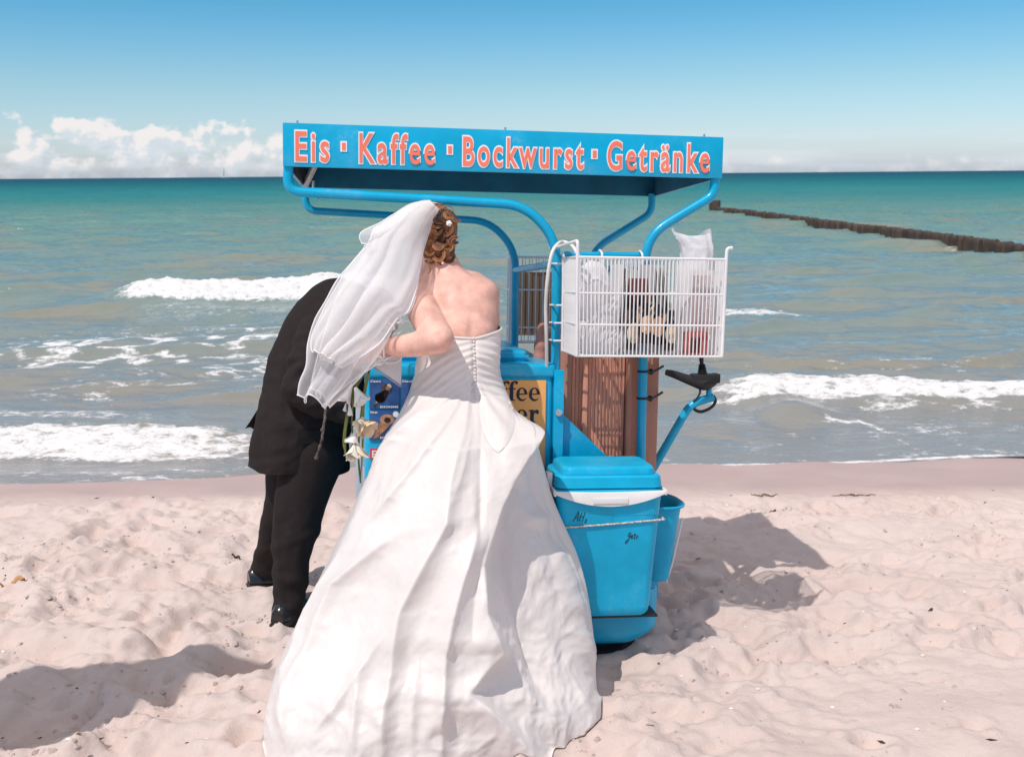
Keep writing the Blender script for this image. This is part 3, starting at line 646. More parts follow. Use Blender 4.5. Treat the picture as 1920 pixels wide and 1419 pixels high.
    # wheels: three fat tyres sunk a little in the sand
    for u, v in ((1.09, -.02), (.42, -.05), (1.08, .70), (.42, .70)):
        r, w = .118, .062
        p = Cp(u, v, 0); zg = gz(p[0], p[1]); wc = -1.512
        while Cp(u, v, wc)[2] - r > zg - .02: wc -= .004
        t = bpy.data.objects.new('wheel', None); COL.objects.link(t); t.parent = cart
        prof = [(r * .62, -w), (r * .86, -w * 1.05), (r * .97, -w * .75), (r, -w * .35), (r, w * .35), (r * .97, w * .75), (r * .86, w * 1.05), (r * .62, w)]
        a = np.linspace(0, 2 * math.pi, 40, endpoint=False); c0 = np.array([u, v, wc])
        G = np.array([[(c0[0] + q * math.cos(x), c0[1] + s, c0[2] + q * (1 + .012 * (k % 2) * (q > r * .96)) * math.sin(x)) for k, x in enumerate(a)] for q, s in prof])
        mb = MB(); mb.grid(C(G.reshape(-1, 3)).reshape(G.shape), wrap=True); mb.build('tyre', mat('tyre', (.022, .02, .02), .8, bump=.3, bscale=50), t)
        G = np.array([[(c0[0] + q * math.cos(x), c0[1] + s, c0[2] + q * math.sin(x)) for x in a] for q, s in ((r * .63, -w * .95), (r * .5, -w * .5), (.022, -w * .55), (.02, -w), (.0, -w), (.02, w), (.022, w * .5), (r * .63, w * .95))])
        mb = MB(); mb.grid(C(G.reshape(-1, 3)).reshape(G.shape), wrap=True); mb.build('rim', mat('dark_rim', (.06, .06, .065), .5, .3), t)
        mb = MB(); mb.box((u - .02, v - .015, wc), (u + .02, v + .015, -1.54), .004, C); mb.build('axle_fork', BLUE, t)
    # steering arm with the black control lever
    mb = MB(); mb.tube(fillet([(1.15, .35, -1.45), (1.503, .35, -.822), (1.592, .35, -.797)], [0, .07, 0], 10), .0165, 14, fn=C); mb.tube([(1.574, .35, -.80), (1.574, .35, -.745)], .011, 10, fn=C); arm = mb.build('control_arm', BLUE, cart)
    k = MB()
    path = [(1.398, .34, -.700), (1.43, .34, -.708), (1.47, .34, -.722), (1.51, .34, -.735), (1.545, .34, -.744), (1.575, .345, -.738), (1.600, .345, -.722)]
    k.tube(curve(path, 24), np.interp(np.linspace(0, 1, 24), [0, .12, .3, .55, .75, 1], [.011, .014, .0165, .022, .028, .017]), 12, fn=C); k.box((1.50, .32, -.748), (1.598, .378, -.706), .010, C); k.box((1.585, .325, -.742), (1.612, .372, -.704), .008, C)
    ctl = k.build('control_grip', BLACK, cart)
    mb = MB(); zz = np.linspace(-.706, -.668, 13); mb.tube([(1.546 - .1 * (z + .706), .35, z) for z in zz], [.017 - .0065 * i / 12 + (.0035 if i % 2 else -.001) for i in range(13)], 12, fn=C); mb.build('rubber_boot', BLACK, ctl)
    mb = MB(); mb.tube([(1.542, .35, -.668), (1.5405, .35, -.655), (1.539, .35, -.640), (1.538, .35, -.633)], [.007, .0085, .0095, .005], 12, fn=C); mb.build('lever', BLACK, ctl)
    mb = MB(); mb.tube(curve([(1.530, .34, -.752), (1.534, .335, -.775), (1.524, .335, -.798), (1.508, .335, -.812)], 16), .0038, 6, fn=C); mb.tube(curve([(1.592, .35, -.79), (1.600, .345, -.812), (1.582, .34, -.836), (1.545, .34, -.852), (1.52, .34, -.846), (1.512, .345, -.832)], 24), .0062, 8, fn=C); mb.build('control_cable', BLACK, cart)
    # pale leg plate at the left end, terracotta pouch behind the post
    cb((.232, .06, -1.50), (.256, .075, -.80), .002, 'leg_plate', mat('grey_panel', (.50, .50, .54), .4))
    mb = MB()
    for u, w, r in ((.905, -.53, .020), (.905, -.56, .025), (.90, -.60, .028), (.898, -.64, .028)): mb.ball(Cp(u, .26, w), (r * 1.0, r * .8, r * 1.25), 14, 10)
    link_mesh('cloth_pouch', voxel_mesh(mb, .006, 4), mat('terracotta_cloth', (.55, .25, .19), .8, var=.12, bump=.2), cart)
def serif_glyph(ch):
    """outlines (outer, holes) of bold old-style letters, x-height 1"""
    arc = lambda cx, cy, rx, ry, a0, a1, n=20: [(cx + rx * math.cos(R(a)), cy + ry * math.sin(R(a))) for a in np.linspace(a0, a1, n)]
    if ch == 'e':
        out = arc(.5, .5, .48, .54, -38, -338, 40)[0:0] + [(.97, .50)] + arc(.5, .5, .47, .54, 8, 318, 44)[0:] + [(.80, .20)] + arc(.62, .44, .34, .34, 316, 182, 18) + [(.30, .46)]
        hole = [(.30, .56)] + [(.70, .56)] + arc(.50, .60, .20, .36, 10, 172, 16)
        return [out, hole], 1.06
    if ch == 'r':
        out = [(.02, 0), (.60, 0), (.60, .07), (.46, .10), (.46, .66), (.58, .78), (.66, .72), (.76, .66), (.87, .72), (.89, .86), (.82, .99), (.70, 1.03), (.57, .98), (.45, .84), (.45, 1.02), (.02, .98), (.02, .91), (.16, .88), (.16, .10), (.02, .07)]
        return [out], .92
    if ch == 'f':
        out = [(.05, 0), (.62, 0), (.62, .07), (.47, .10), (.47, .90), (.66, .90), (.66, 1.0), (.47, 1.0), (.47, 1.22), (.51, 1.40), (.60, 1.46), (.63, 1.36), (.74, 1.30), (.86, 1.37), (.86, 1.49), (.74, 1.57), (.52, 1.57), (.30, 1.47), (.19, 1.28), (.17, 1.0), (.04, 1.0), (.04, .90), (.17, .90), (.17, .10), (.05, .07)]
        return [out], .70
    if ch == 'l':
        return [[(.03, 0), (.60, 0), (.60, .07), (.46, .10), (.46, 1.55), (.02, 1.50), (.02, 1.43), (.16, 1.40), (.16, .10), (.03, .07)]], .64
def serif_words(board):
    for s, u_end, wb, xh in (('ffee', .861, -.766, .043), ('er', .856, -.841, .043), ('l', .866, -.950, .043)):
        glyphs = [serif_glyph(c) for c in s]; k = .95; u = u_end - sum(w for _, w in glyphs) * xh * k
        mb = MB()
        for polys, w in glyphs:
            cu = bpy.data.curves.new('g', 'CURVE'); cu.dimensions = '2D'; cu.fill_mode = 'BOTH'; cu.extrude = .01
            for P in polys:
                sp = cu.splines.new('POLY'); sp.points.add(len(P) - 1); sp.use_cyclic_u = True
                for q, (a, b) in zip(sp.points, P): q.co = (a, b, 0, 1)
            o = bpy.data.objects.new('g', cu); COL.objects.link(o); me = bpy.data.meshes.new_from_object(o.evaluated_get(bpy.context.evaluated_depsgraph_get()))
            V, _ = mesh_np(me); Fc = [tuple(p.vertices) for p in me.polygons]; bpy.data.objects.remove(o); bpy.data.curves.remove(cu); bpy.data.meshes.remove(me)
            mb.add(C(np.stack([u + V[:, 0] * xh * k, np.where(V[:, 2] > 0, -.0075, -.0058), wb + V[:, 1] * xh], -1)), Fc); u += w * xh * k
        mb.build('word', NAVY, board, smooth=0)
def picture(card, u0, w1, kind):
    choc = mat('chocolate', (.060, .022, .012), .25, var=.4, vscale=90, bump=.4, bscale=120); cream = mat('cream', (.78, .62, .45), .5, var=.08); wafer = mat('wafer', (.52, .25, .12), .7, var=.2, vscale=60)
    cx, cw = u0 + .047, w1 - .050
    if kind == 'bar':
        d = np.array([.55, .83]); n = np.array([-.83, .55]); c = np.array([cx - .002, cw + .002])
        def pill(c, L, r, v0, v1, m, name):
            P = [c + d * L * s + (d * math.cos(a) + n * math.sin(a)) * r * s for s, rng_ in ((1, np.linspace(math.pi / 2, -math.pi / 2, 10)), (-1, np.linspace(math.pi / 2, -math.pi / 2, 10))) for a in (rng_ if s == 1 else -rng_[::-1] * -1)]
            mb = MB(); mb.prism([tuple(p) for p in P], v0, v1, lambda V: C(V[:, [0, 2, 1]])); return mb.build(name, m, card)
        pill(c, .016, .0185, -.0075, -.0052, choc, 'ice_cream_bar'); pill(c + d * .028 + n * -.004, .003, .0085, -.0085, -.0054, cream, 'bitten_top'); pill(c - d * .042, .008, .0042, -.0068, -.0052, cream, 'stick')
    else:
        mb = MB(); mb.prism([(cx - .034, cw - .046), (cx - .022, cw - .046), (cx + .030, cw + .008), (cx - .004, cw + .026)], -.0068, -.0052, lambda V: C(V[:, [0, 2, 1]])); mb.build('wafer_cone', wafer, card)
        mb = MB(); mb.prism([(cx + .012 + .024 * math.cos(a), cw + .018 + .018 * math.sin(a)) for a in np.linspace(0, 6.28, 20)[:-1]], -.0078, -.0052, lambda V: C(V[:, [0, 2, 1]])); mb.build('ice_cream', mat('caramel_ice', (.55, .28, .17), .5, var=.15, vscale=60), card)
        mb = MB(); mb.prism([(cx + .013 + .011 * math.cos(a), cw + .017 + .009 * math.sin(a)) for a in np.linspace(0, 6.28, 16)[:-1]], -.0090, -.0072, lambda V: C(V[:, [0, 2, 1]])); mb.build('chocolate_swirl', choc, card)
        mb = MB(); mb.prism([(u0 + .088 + .010 * math.cos(a), w1 - .014 + .010 * math.sin(a)) for a in np.linspace(0, 6.28, 16)[:-1]], -.0068, -.0052, lambda V: C(V[:, [0, 2, 1]])); mb.build('round_seal', WPRINT, card)
    letters('card_title', 'Classic' if kind == 'bar' else 'Nuss', u0 + .004, u0 + (.038 if kind == 'bar' else .027), w1 - .0105, .0075, -.0056, .03, WPRINT, card)
    letters('card_text', 'EISCREME', u0 + .036, u0 + .096, w1 - .0965, .006, -.0056, .03, WPRINT, card)
build_body()

# ------------------------------------------------------------------ wire baskets
def wire_basket(label, name, u0, u1, v0, v1, w0, w1, mids, hooks, step, taper=0.0):
    t = thing(name, label, 'basket', tuple(Cp((u0 + u1) / 2, (v0 + v1) / 2, w0)))
    def rod(nm, pts, r=.0034, fil=0.0):
        mb = MB(); mb.tube(fillet(pts, fil) if fil else pts, r, 8, fn=C); return mb.build(nm, WIRE, t)
    def inset(w): return taper * (w1 - w) / (w1 - w0)
    for w in [w0] + mids + [w1]:
        i = inset(w); rod('rim_rod' if w in (w0, w1) else 'middle_rod', [(u0 + i, v0 + i, w), (u1 - i, v0 + i, w), (u1 - i, v1, w), (u0 + i, v1, w), (u0 + i, v0 + i, w), (u0 + i + .01, v0 + i, w)], .0044 if w == w1 else .0036)
    i = inset(w0)
    protos = {}
    base = Vector(t.location)
    def wires(pts_top, pts_bot):
        for a, b in zip(pts_top, pts_bot):
            key = 'w'
            if key not in protos:
                mb = MB(); mb.tube([(0, 0, 0), (0, 0, 1)], .0022, 6); wp_ = mb.build('wire_seed', WIRE); protos[key] = wp_.data; wp_.data.name = 'wire'
                bpy.data.objects.remove(wp_)
            o = bpy.data.objects.new('wire', protos[key]); COL.objects.link(o); o.parent = t
            A = Vector(C(a)); B = Vector(C(b)); d = A - B; q = Vector((0, 0, 1)).rotation_difference(d.normalized())
            o.matrix_local = Matrix.Translation(B - base) @ q.to_matrix().to_4x4() @ Matrix.Diagonal((1, 1, d.length, 1))
    n = int((u1 - u0) / step); uu = np.linspace(u0 + step * .7, u1 - step * .7, n)
    c = (u0 + u1) / 2; k = (u1 - u0 - 2 * i) / (u1 - u0)
    for v, vi in ((v0, i), (v1, 0)): wires([(u, v - .001, w1) for u in uu], [(c + (u - c) * k, v + vi - .001, w0) for u in uu])
    m = int((v1 - v0) / step); vv = np.linspace(v0 + step, v1 - step, m)
    for u, s in ((u0, 1), (u1, -1)): wires([(u, v, w1) for v in vv], [(u + s * i, v + (i if v < (v0 + v1) / 2 else 0), w0) for v in vv])
    fl = np.linspace(v0 + i + .01, v1 - .01, 11)
    for v in fl:
        o = bpy.data.objects.new('floor_wire', protos['w']); COL.objects.link(o); o.parent = t; A = Vector(Cp(u0 + i, v, w0)); B = Vector(Cp(u1 - i, v, w0)); d = A - B
        o.matrix_local = Matrix.Translation(B - base) @ Vector((0, 0, 1)).rotation_difference(d.normalized()).to_matrix().to_4x4() @ Matrix.Diagonal((1, 1, d.length, 1))
    for h in hooks: rod('corner_rod', h, .0054, .012)
    return t
B_ = (.930, 1.417, -.25, -.02, -.594, -.281)
bask = wire_basket('white wire basket hung on the cart posts, holding bags and bottles', 'wire_basket', *B_, [-.494, -.394], [
    [(.930 + .004, -.25, -.594), (.930, -.25, -.262), (.930, -.252, -.230), (.915, -.19, -.236), (.905, -.01, -.246), (.893, .04, -.246)],
    [(1.413, -.25, -.594), (1.417, -.25, -.262), (1.419, -.25, -.245), (1.436, -.25, -.243)],
    [(.93, -.02, -.594), (.928, -.02, -.276), (.925, .0, -.262)], [(1.413, -.02, -.594), (1.417, -.02, -.276)]], .0128, .004)
for u in (1.06, 1.20):
    mb = MB(); mb.tube(fillet([(u, -.024, -.30), (u, -.02, -.262), (u, .02, -.25), (u, .045, -.262)], .01), .004, 8, fn=C); mb.build('hanger', WIRE, bask)
for w in (-.30, -.44, -.50, -.56):
    mb = MB(); mb.tube(fillet([(.935, -.02, w), (.90, -.016, w), (.893, .03, w)], .012), .0034, 8, fn=C); mb.build('hanger', WIRE, bask)
far = wire_basket('far wire rack behind the rear post, seen past the bride', 'wire_rack', .862, 1.23, .87, .99, -.625, -.262, [-.56, -.40], [[(.862, .87, -.625), (.862, .87, -.262), (.855, .85, -.252)]], .030)
def build_far_board():
    t = thing('ribbed_board', 'brown ribbed board standing in the far wire rack', 'board', tuple(Cp(.98, .9, -.61)))
    mb = MB(); mb.box((.902, .905, -.595), (1.19, .925, -.325), .002, C); mb.build('backing', BROWN_D, t)
    u = .904
    while u < 1.18: cbx = MB(); cbx.box((u, .895, -.592), (u + .012, .9045, -.33 - .012 * math.sin(u * 40)), .002, C, 1); cbx.build('slat', mat('tan_slat', (.88, .50, .29), .7, var=.2, stretch=(1, 1, .2)), t); u += .0148
build_far_board()
# contents of the near basket
FILM = sheer('clear_film', (.86, .86, .88), .5, .4); FILM_W = sheer('white_film', (.93, .90, .90), .88, .4)
def crumpled(name, label, cat, shapes, m, amp, fq, voxel=.007, parent_parts=None):
    mb = MB()
    for c, r in shapes: mb.ball(Cp(*c), r, 18, 12)
    me = voxel_mesh(mb, voxel, 4); V, N = mesh_np(me)
    d = ridged(V[:, 0] * fq + V[:, 1] * fq * .7, V[:, 2] * fq * .8 + V[:, 1] * fq * .5, 3, 211) * amp
    set_np(me, V + N * d[:, None]); o = link_mesh(name, me, m, None, tuple(Cp(*shapes[0][0]))); return tag(o, label, cat)
o = crumpled('plastic_bag', 'bunched white plastic bag in the left part of the wire basket', 'bag', [((1.005, -.14, -.40), (.052, .07, .10)), ((1.035, -.14, -.48), (.058, .07, .085)), ((1.06, -.15, -.545), (.060, .075, .042)), ((1.0, -.14, -.53), (.05, .07, .05))], FILM_W, .010, 16)
def paper_stack():
    for k, (u0, u1, v, w0, w1, lean) in enumerate(((1.075, 1.100, -.12, -.588, -.300, .004), (1.22, 1.275, -.08, -.588, -.30, -.006))):
        t = thing('paper_sheaf', ('narrow sheaf of white paper sheets left of the bottles in the basket', 'broad sheaf of white paper sheets right of the bottles in the basket')[k], 'paper', tuple(Cp(u0, v, w0)), 'sheaves of paper in the wire basket')
        n = int((u1 - u0) / .0075)
        for i in range(n):
            u = u0 + i * .0075; mb = MB(); G = np.array([[(u + lean * b * 4 + .002 * math.sin(a * 9 + i), v - .09 + .2 * a, w0 + (w1 - w0 - .008 * (i % 3)) * b) for a in np.linspace(0, 1, 5)] for b in np.linspace(0, 1, 5)])
            G2 = G + np.array([.0012, 0, 0]); mb.grid(C(G.reshape(-1, 3)).reshape(G.shape)); mb.grid(C(G2.reshape(-1, 3)).reshape(G.shape)); mb.build('sheet', mat('paper_white', (.80, .78, .77), .8), t)
paper_stack()
def bottles():
    glass = mat('dark_bottle', (.014, .010, .010), .18, var=.2, coat=.4); lab = mat('peach_label', (.85, .52, .33), .55, var=.12, vscale=30); lab2 = mat('cream_label', (.82, .66, .48), .55, var=.15, vscale=30)
    spots = [(1.125, -.205, .0), (1.165, -.215, .025), (1.207, -.205, .02), (1.25, -.21, -.012), (1.12, -.15, .035), (1.165, -.15, .05), (1.21, -.15, .052), (1.252, -.152, .03)]
    words = ['leftmost in the front row', 'second from the left in the front row', 'third from the left in the front row', 'rightmost in the front row', 'leftmost in the back row', 'second from the left in the back row', 'third from the left in the back row', 'rightmost in the back row']
    for k, (u, v, dz) in enumerate(spots):
        t = thing('bottle', 'dark bottle with peach label in the basket, ' + words[k], 'bottle', tuple(Cp(u, v, -.59)), 'dark bottles in the wire basket')
        z0 = -.588 + max(0, dz) * .9 + .012; prof = [(.0, z0), (.018, z0), (.0195, z0 + .004), (.0195, z0 + .075), (.015, z0 + .092), (.0085, z0 + .102), (.0085, z0 + .112)]
        a = np.linspace(0, 6.2832, 17)[:-1]
        G = np.array([[(u + q * math.cos(x), v + q * math.sin(x), w) for x in a] for q, w in prof]); mb = MB(); mb.grid(C(G.reshape(-1, 3)).reshape(G.shape), wrap=True); mb.build('glass_body', glass, t)
        G = np.array([[(u + q * math.cos(x), v + q * math.sin(x), w) for x in a] for q, w in ((.0095, z0 + .108), (.0105, z0 + .110), (.0105, z0 + .126), (.009, z0 + .130), (0, z0 + .1305))]); mb = MB(); mb.grid(C(G.reshape(-1, 3)).reshape(G.shape), wrap=True); mb.build('cap', BLACK, t)
        # round label facing out, curved with the bottle
        aa = np.linspace(-math.pi / 2 - .95, -math.pi / 2 + .95, 9); rr = .0203; hh = .030 if k % 2 else .034
        G = np.array([[(u + rr * math.cos(-math.pi / 2 + 1.2 * s * math.sqrt(max(0, 1 - b * b))), v + rr * math.sin(-math.pi / 2 + 1.2 * s * math.sqrt(max(0, 1 - b * b))), z0 + .055 + hh * b + dz * .2) for s in np.linspace(-1, 1, 9)] for b in np.linspace(-.98, .98, 9)])
        mb = MB(); mb.grid(C(G.reshape(-1, 3)).reshape(G.shape)); mb.build('label_sticker', lab if k % 3 else lab2, t)
bottles()
def white_bag():
    # tall white carrier bag standing at the right, its mouth twisted open above the rim
    mb = MB(); rows = []
    U0, U1 = 1.305, 1.40
    prof = [(-.585, 1.312, 1.392, .05), (-.50, 1.302, 1.398, .06), (-.40, 1.298, 1.402, .062), (-.32, 1.300, 1.400, .055), (-.285, 1.306, 1.398, .045), (-.255, 1.304, 1.402, .04), (-.235, 1.296, 1.404, .035), (-.212, 1.280, 1.400, .028), (-.198, 1.272, 1.396, .02)]
    n = 48
    for i, (w, a, b, dv) in enumerate(prof):
        th = np.linspace(0, 2 * math.pi, n, endpoint=False); c = (a + b) / 2; ru = (b - a) / 2
        u = c + ru * np.cos(th); v = -.135 + dv * np.sin(th); ww = w + 0 * th
        u = u + .0035 * np.sin(th * 5 + w * 30); v = v + .005 * np.sin(th * 7 + w * 22) * (1 if i < 8 else .6)
        if i >= 6: ww = w + (.030 * np.abs(np.cos(th)) ** 1.5 - .012 + .006 * np.sin(3 * th)) * (i - 5) / 3
        rows.append(np.stack([u, v, ww], -1))
    G = np.array(rows)
    Gs = np.array([curve(G[:, j], 33) for j in range(n)]).transpose(1, 0, 2)
    th = np.linspace(0, 2 * math.pi, n, endpoint=False)[None, :]; zz = Gs[:, :, 2]
    d = .004 * ridged(th * 3 + 0 * zz, zz * 24, 3, 230); c = Gs.mean(1, keepdims=True); nv = Gs - c; nv[:, :, 2] = 0; nv /= np.linalg.norm(nv, axis=2, keepdims=True) + 1e-9; Gs = Gs + nv * d[:, :, None]
    o = grid_mesh('carrier_bag', C(Gs.reshape(-1, 3)).reshape(Gs.shape), FILM_W, None, tuple(Cp(1.35, -.135, -.585)), wrap=True); tag(o, 'tall white carrier bag with its mouth open above the right basket rim', 'bag')
    # receipt-like red ruled sheet in the bag
    t = thing('ruled_sheet', 'stiff sheet with rows of fine red print inside the white carrier bag', 'sheet', tuple(Cp(1.36, -.16, -.58)))
    mb = MB(); mb.box((1.318, -.2005, -.57), (1.394, -.1995, -.315), 0, C); mb.build('paper', mat('paper_white', (.8, .78, .77), .8), t)
    mb = MB(); r = random.Random(8)
    for i in range(30):
        for j in range(6):
            w = -.335 - i * .0064; u = 1.322 + j * .0115 + .0006 * i * (j < 0); mb.box((u, -.2022, w), (u + r.uniform(.007, .0105), -.2004, w + .0020), 0, C)
    mb.build('print', mat('red_print', (.66, .34, .31), .6), t)
    t = tag(cbt('carton', (1.29, -.225, -.588), (1.375, -.205, -.515), mat('red_carton', (.62, .16, .13), .5, var=.2, vscale=30)), 'small red and white carton at the bottom right of the basket', 'carton')
    for k in range(3): mb = MB(); mb.box((1.318 + k * .012, -.2275, -.583), (1.325 + k * .012, -.2245, -.535 - .008 * (k % 2)), 0, C); mb.build('black_mark', BLACK, t)
def cbt(name, a, b, m, bev=.002):
    mb = MB(); mb.box(a, b, bev, C); return mb.build(name, m, None, tuple(C([(a[0] + b[0]) / 2, (a[1] + b[1]) / 2, a[2]])))
white_bag()
tag(cbt('box', (1.115, -.10, -.465), (1.235, -.04, -.345), mat('maroon_card', (.20, .06, .055), .6, var=.2), .003), 'maroon cardboard box behind the bottles in the basket', 'box')
mb = MB(); mb.tube(curve([Cp(*p) for p in ((.972, -.06, -.275), (.955, -.03, -.240), (.93, .0, -.226), (.905, -.03, -.235), (.882, -.05, -.268), (.870, -.05, -.34), (.866, -.04, -.44), (.872, -.03, -.55), (.880, .0, -.655))], 60), .0062, 10)
tag(mb.build('hose', mat('cream_hose', (.78, .74, .70), .5), None, tuple(Cp(.88, 0, -.655))), 'cream hose looping from the basket down beside the left post', 'hose')

# ------------------------------------------------------------------ cool box and bucket
def build_coolbox():
    u0, u1, v0, v1 = .872, 1.222, -.285, -.035; wt, wb = -1.05, -1.435
    t = thing('cool_box', 'blue cool box with a white handle band standing on the bumper', 'cool box', tuple(Cp(1.05, -.16, wb)))
    def rbox(prof, name, m, n=10):
        """rounded-rectangle rings (w, inset, corner radius)"""
        rows = []
        for w, ins, rad in prof:
            ring = []
            for cx, cy, a0 in ((u1 - ins - rad, v1 - ins - rad, 0), (u0 + ins + rad, v1 - ins - rad, 90), (u0 + ins + rad, v0 + ins + rad, 180), (u1 - ins - rad, v0 + ins + rad, 270)):
                ring += [(cx + rad * math.cos(R(a0 + a)), cy + rad * math.sin(R(a0 + a)), w) for a in np.linspace(0, 90, n)]
            rows.append(ring)
        G = np.array(rows); k = G.shape[1]; mb = MB(); mb.grid(C(G.reshape(-1, 3)).reshape(G.shape), wrap=True); b = len(G) - 1
        mb.add(C(G[0]), [tuple(range(k))]); mb.add(C(G[-1]), [tuple(range(k))]); return mb.build(name, m, t, smooth=35)
    body = rbox([(wb - .012, .034, .03), (wb, .027, .03), (wb + .02, .024, .03), (wt + .01, .0, .034), (wt + .022, -.002, .034), (wt + .030, .002, .034)], 'box_body', BLUE_PL)
    rbox([(wt + .031, .006, .034), (wt + .036, -.001, .034), (wt + .068, .003, .034), (wt + .074, .009, .03)], 'lid', BLUE_PL)
    rbox([(wt + .0745, .020, .03), (wt + .092, .022, .03), (wt + .0985, .027, .03), (wt + .101, .034, .03)], 'lid_top', BLUE_PL)
    # white handle: a band across the front, deepest in the middle, and arms up the sides
    top, bot = [], []
    for s in np.linspace(0, 1, 41):
        u = u0 - .004 + (u1 - u0 + .008) * s; dip = 1 - (2 * s - 1) ** 2; top.append((u, wt + .028 - .004 * dip)); bot.append((u, wt + .022 - .004 - .040 * dip))
    n = 41; rows = []
    for off in (v0 - .0035, v0 - .0125): rows.append([(u, off, w) for u, w in top]); rows.append([(u, off, w) for u, w in bot])
    fr = np.array(rows); mb = MB()
    G = np.array([fr[0], fr[2] + [0, .002, 0], fr[2] - [0, 0, .003], fr[3] + [0, 0, .004], fr[3], fr[1]]); mb.grid(C(G.reshape(-1, 3)).reshape(G.shape)); mb.grid(C(G[[0, -1]].reshape(-1, 3)).reshape(2, n, 3))
    for u in (u0 - .0095, u1 + .0015): mb.box((u, v0 - .010, wt + .012), (u + .008, -.14, wt + .030), .002, C)
    mb.build('handle', WHITE_PL, t)
    cb((u0 - .004 + .12, v0 - .0165, wt - .012), (u0 + .23, v0 - .0128, wt + .006), .0015, 'handle_grip', WHITE_PL, t)
    mb = MB(); mb.box((u0 - .022, v0 + .06, wt + .022), (u0 - .003, v0 + .10, wt + .075), .004, C); mb.build('hinge', WHITE_PL, t)
    # raised maker's frame, faint lettering block
    fy = lambda w: v0 + .024 * (wt + .01 - w) / (wt + .01 - wb - .02)
    def on_front(pts, r, name, m, n=6, flat=1.0):
        mb = MB()
        for P in pts: mb.tube([(u, fy(w) - .0006, w) for u, w in P], r, n, fn=C, flat=flat)
        return mb.build(name, m, t)
    on_front([[(1.055, -1.105), (1.200, -1.101), (1.200, -1.122), (1.055, -1.127), (1.055, -1.105)]], .0012, 'raised_frame', BLUE_PL)
    ink = mat('black_ink', (.012, .012, .02), .6)
    def hand(strokes, u, w, s, sl=.22):
        on_front([[(u + (a + b * sl) * s, w + b * s) for a, b in curve(np.array([(x, y, 0) for x, y in S]), max(8, 6 * len(S)))[:, :2]] for S in strokes], .0011, 'handwriting', ink)
    hand([[(0, 0), (.18, .55), (.36, 1.1)], [(.36, 1.1), (.42, .5), (.48, .02)], [(.1, .36), (.48, .42)], [(.66, 0), (.72, 1.0)], [(1.0, 0), (1.06, .98)], [(.7, .5), (1.05, .53)], [(1.28, .12), (1.36, .22), (1.44, .12), (1.34, -.06), (1.26, -.16), (1.50, -.12)]], .928, -1.122, .030)
    hand([[(.50, .9), (.30, 1.0), (.12, .7), (.2, .42), (.42, .5), (.46, .75), (.40, .1), (.2, -.55), (.02, -.62), (.05, -.3), (.4, .05)], [(.62, .3), (.86, .42), (.76, .66), (.6, .4), (.74, .1), (.98, .2)], [(1.1, .9), (1.12, .3), (1.2, .05), (1.34, .16)], [(.98, .62), (1.36, .66)], [(1.45, .05), (1.5, .45), (1.55, .3), (1.7, .48)], [(1.84, .04), (1.88, .06)]], 1.105, -1.185, .022)
    # pale elastic cord round the box
    e = []
    for s in np.linspace(0, 1, 24): e.append((u0 - .004 + (u1 - u0 + .01) * s, fy(-1.13) - .004, -1.142 + .022 * s ** 1.3))
    e += [(u1 + .0, v0 + .10, -1.118), (u1 - .004, -.03, -1.116)]
    mb = MB(); mb.tube([(a, b, c + .0006 * (i % 2)) for i, (a, b, c) in enumerate(e)], .0032, 8, fn=C); tag(mb.build('elastic_cord', mat('pale_cord', (.62, .58, .52), .8, var=.3, vscale=200), None, tuple(Cp(u0, v0, -1.142))), 'pale elastic cord strapped across the front of the blue cool box', 'cord')
build_coolbox()
def build_bucket():
    t = thing('bucket', 'blue plastic bin hanging behind the right side of the cool box', 'bucket', tuple(Cp(1.31, .10, -1.44)))
    def ring(cu, cv, a, b, w, n=40): return [(cu + a * (abs(math.cos(x)) ** .7) * np.sign(math.cos(x)), cv + b * (abs(math.sin(x)) ** .7) * np.sign(math.sin(x)), w) for x in np.linspace(0, 6.2832, n, endpoint=False)]
    G = np.array([ring(1.30, .10, .045, .08, -1.42), ring(1.30, .10, .052, .088, -1.414), ring(1.30, .10, .085, .118, -1.155), ring(1.30, .10, .098, .130, -1.148), ring(1.30, .10, .099, .131, -1.142), ring(1.30, .10, .093, .125, -1.140), ring(1.30, .10, .082, .114, -1.155), ring(1.30, .10, .048, .084, -1.41)])
    mb = MB(); mb.grid(C(G.reshape(-1, 3)).reshape(G.shape), wrap=True); mb.add(C(G[-1]), [tuple(range(40))]); mb.build('bin_body', BLUE_PL, t)
    mb = MB(); mb.tube(curve([Cp(*p) for p in ((1.395, .06, -1.20), (1.372, .035, -1.27), (1.352, .03, -1.36), (1.335, .04, -1.43))], 20), .004, 8); mb.build('carry_cord', WHITE_PL, t)
build_bucket()
# ------------------------------------------------------------------ people
def pxm(y): return y / F * 1.0                                   # metres per photo pixel at depth y
SKIN = mat('skin', (.80, .455, .365), .5, var=.10, vscale=17, sss=.18, bump=.06, bscale=90, spec=.35)
SKIN_M = mat('skin_tanned', (.56, .29, .21), .5, var=.08, vscale=14, sss=.15, bump=.06, bscale=90, spec=.35)
SATIN = mat('white_taffeta', (.75, .682, .648), .32, var=.025, vscale=3, bump=.14, bscale=42, spec=.45, sheen=.15)
HAIR = mat('auburn_hair', (.21, .08, .03), .42, var=.45, vscale=26, bump=.5, bscale=300, stretch=(1, 1, .35), col2=(.07, .026, .012))
HAIR2 = mat('copper_hair', (.36, .145, .05), .42, var=.30, vscale=30, bump=.5, bscale=300, stretch=(1, 1, .35), col2=(.17, .06, .022))
SUIT = mat('black_suit_cloth', (.024, .0175, .017), .85, var=.05, vscale=40, bump=.10, bscale=500, spec=.18)
def front_mask(V, N): d = V - CAM; d /= np.linalg.norm(d, axis=1)[:, None]; return sst(-(N * d).sum(1), -.1, .35)
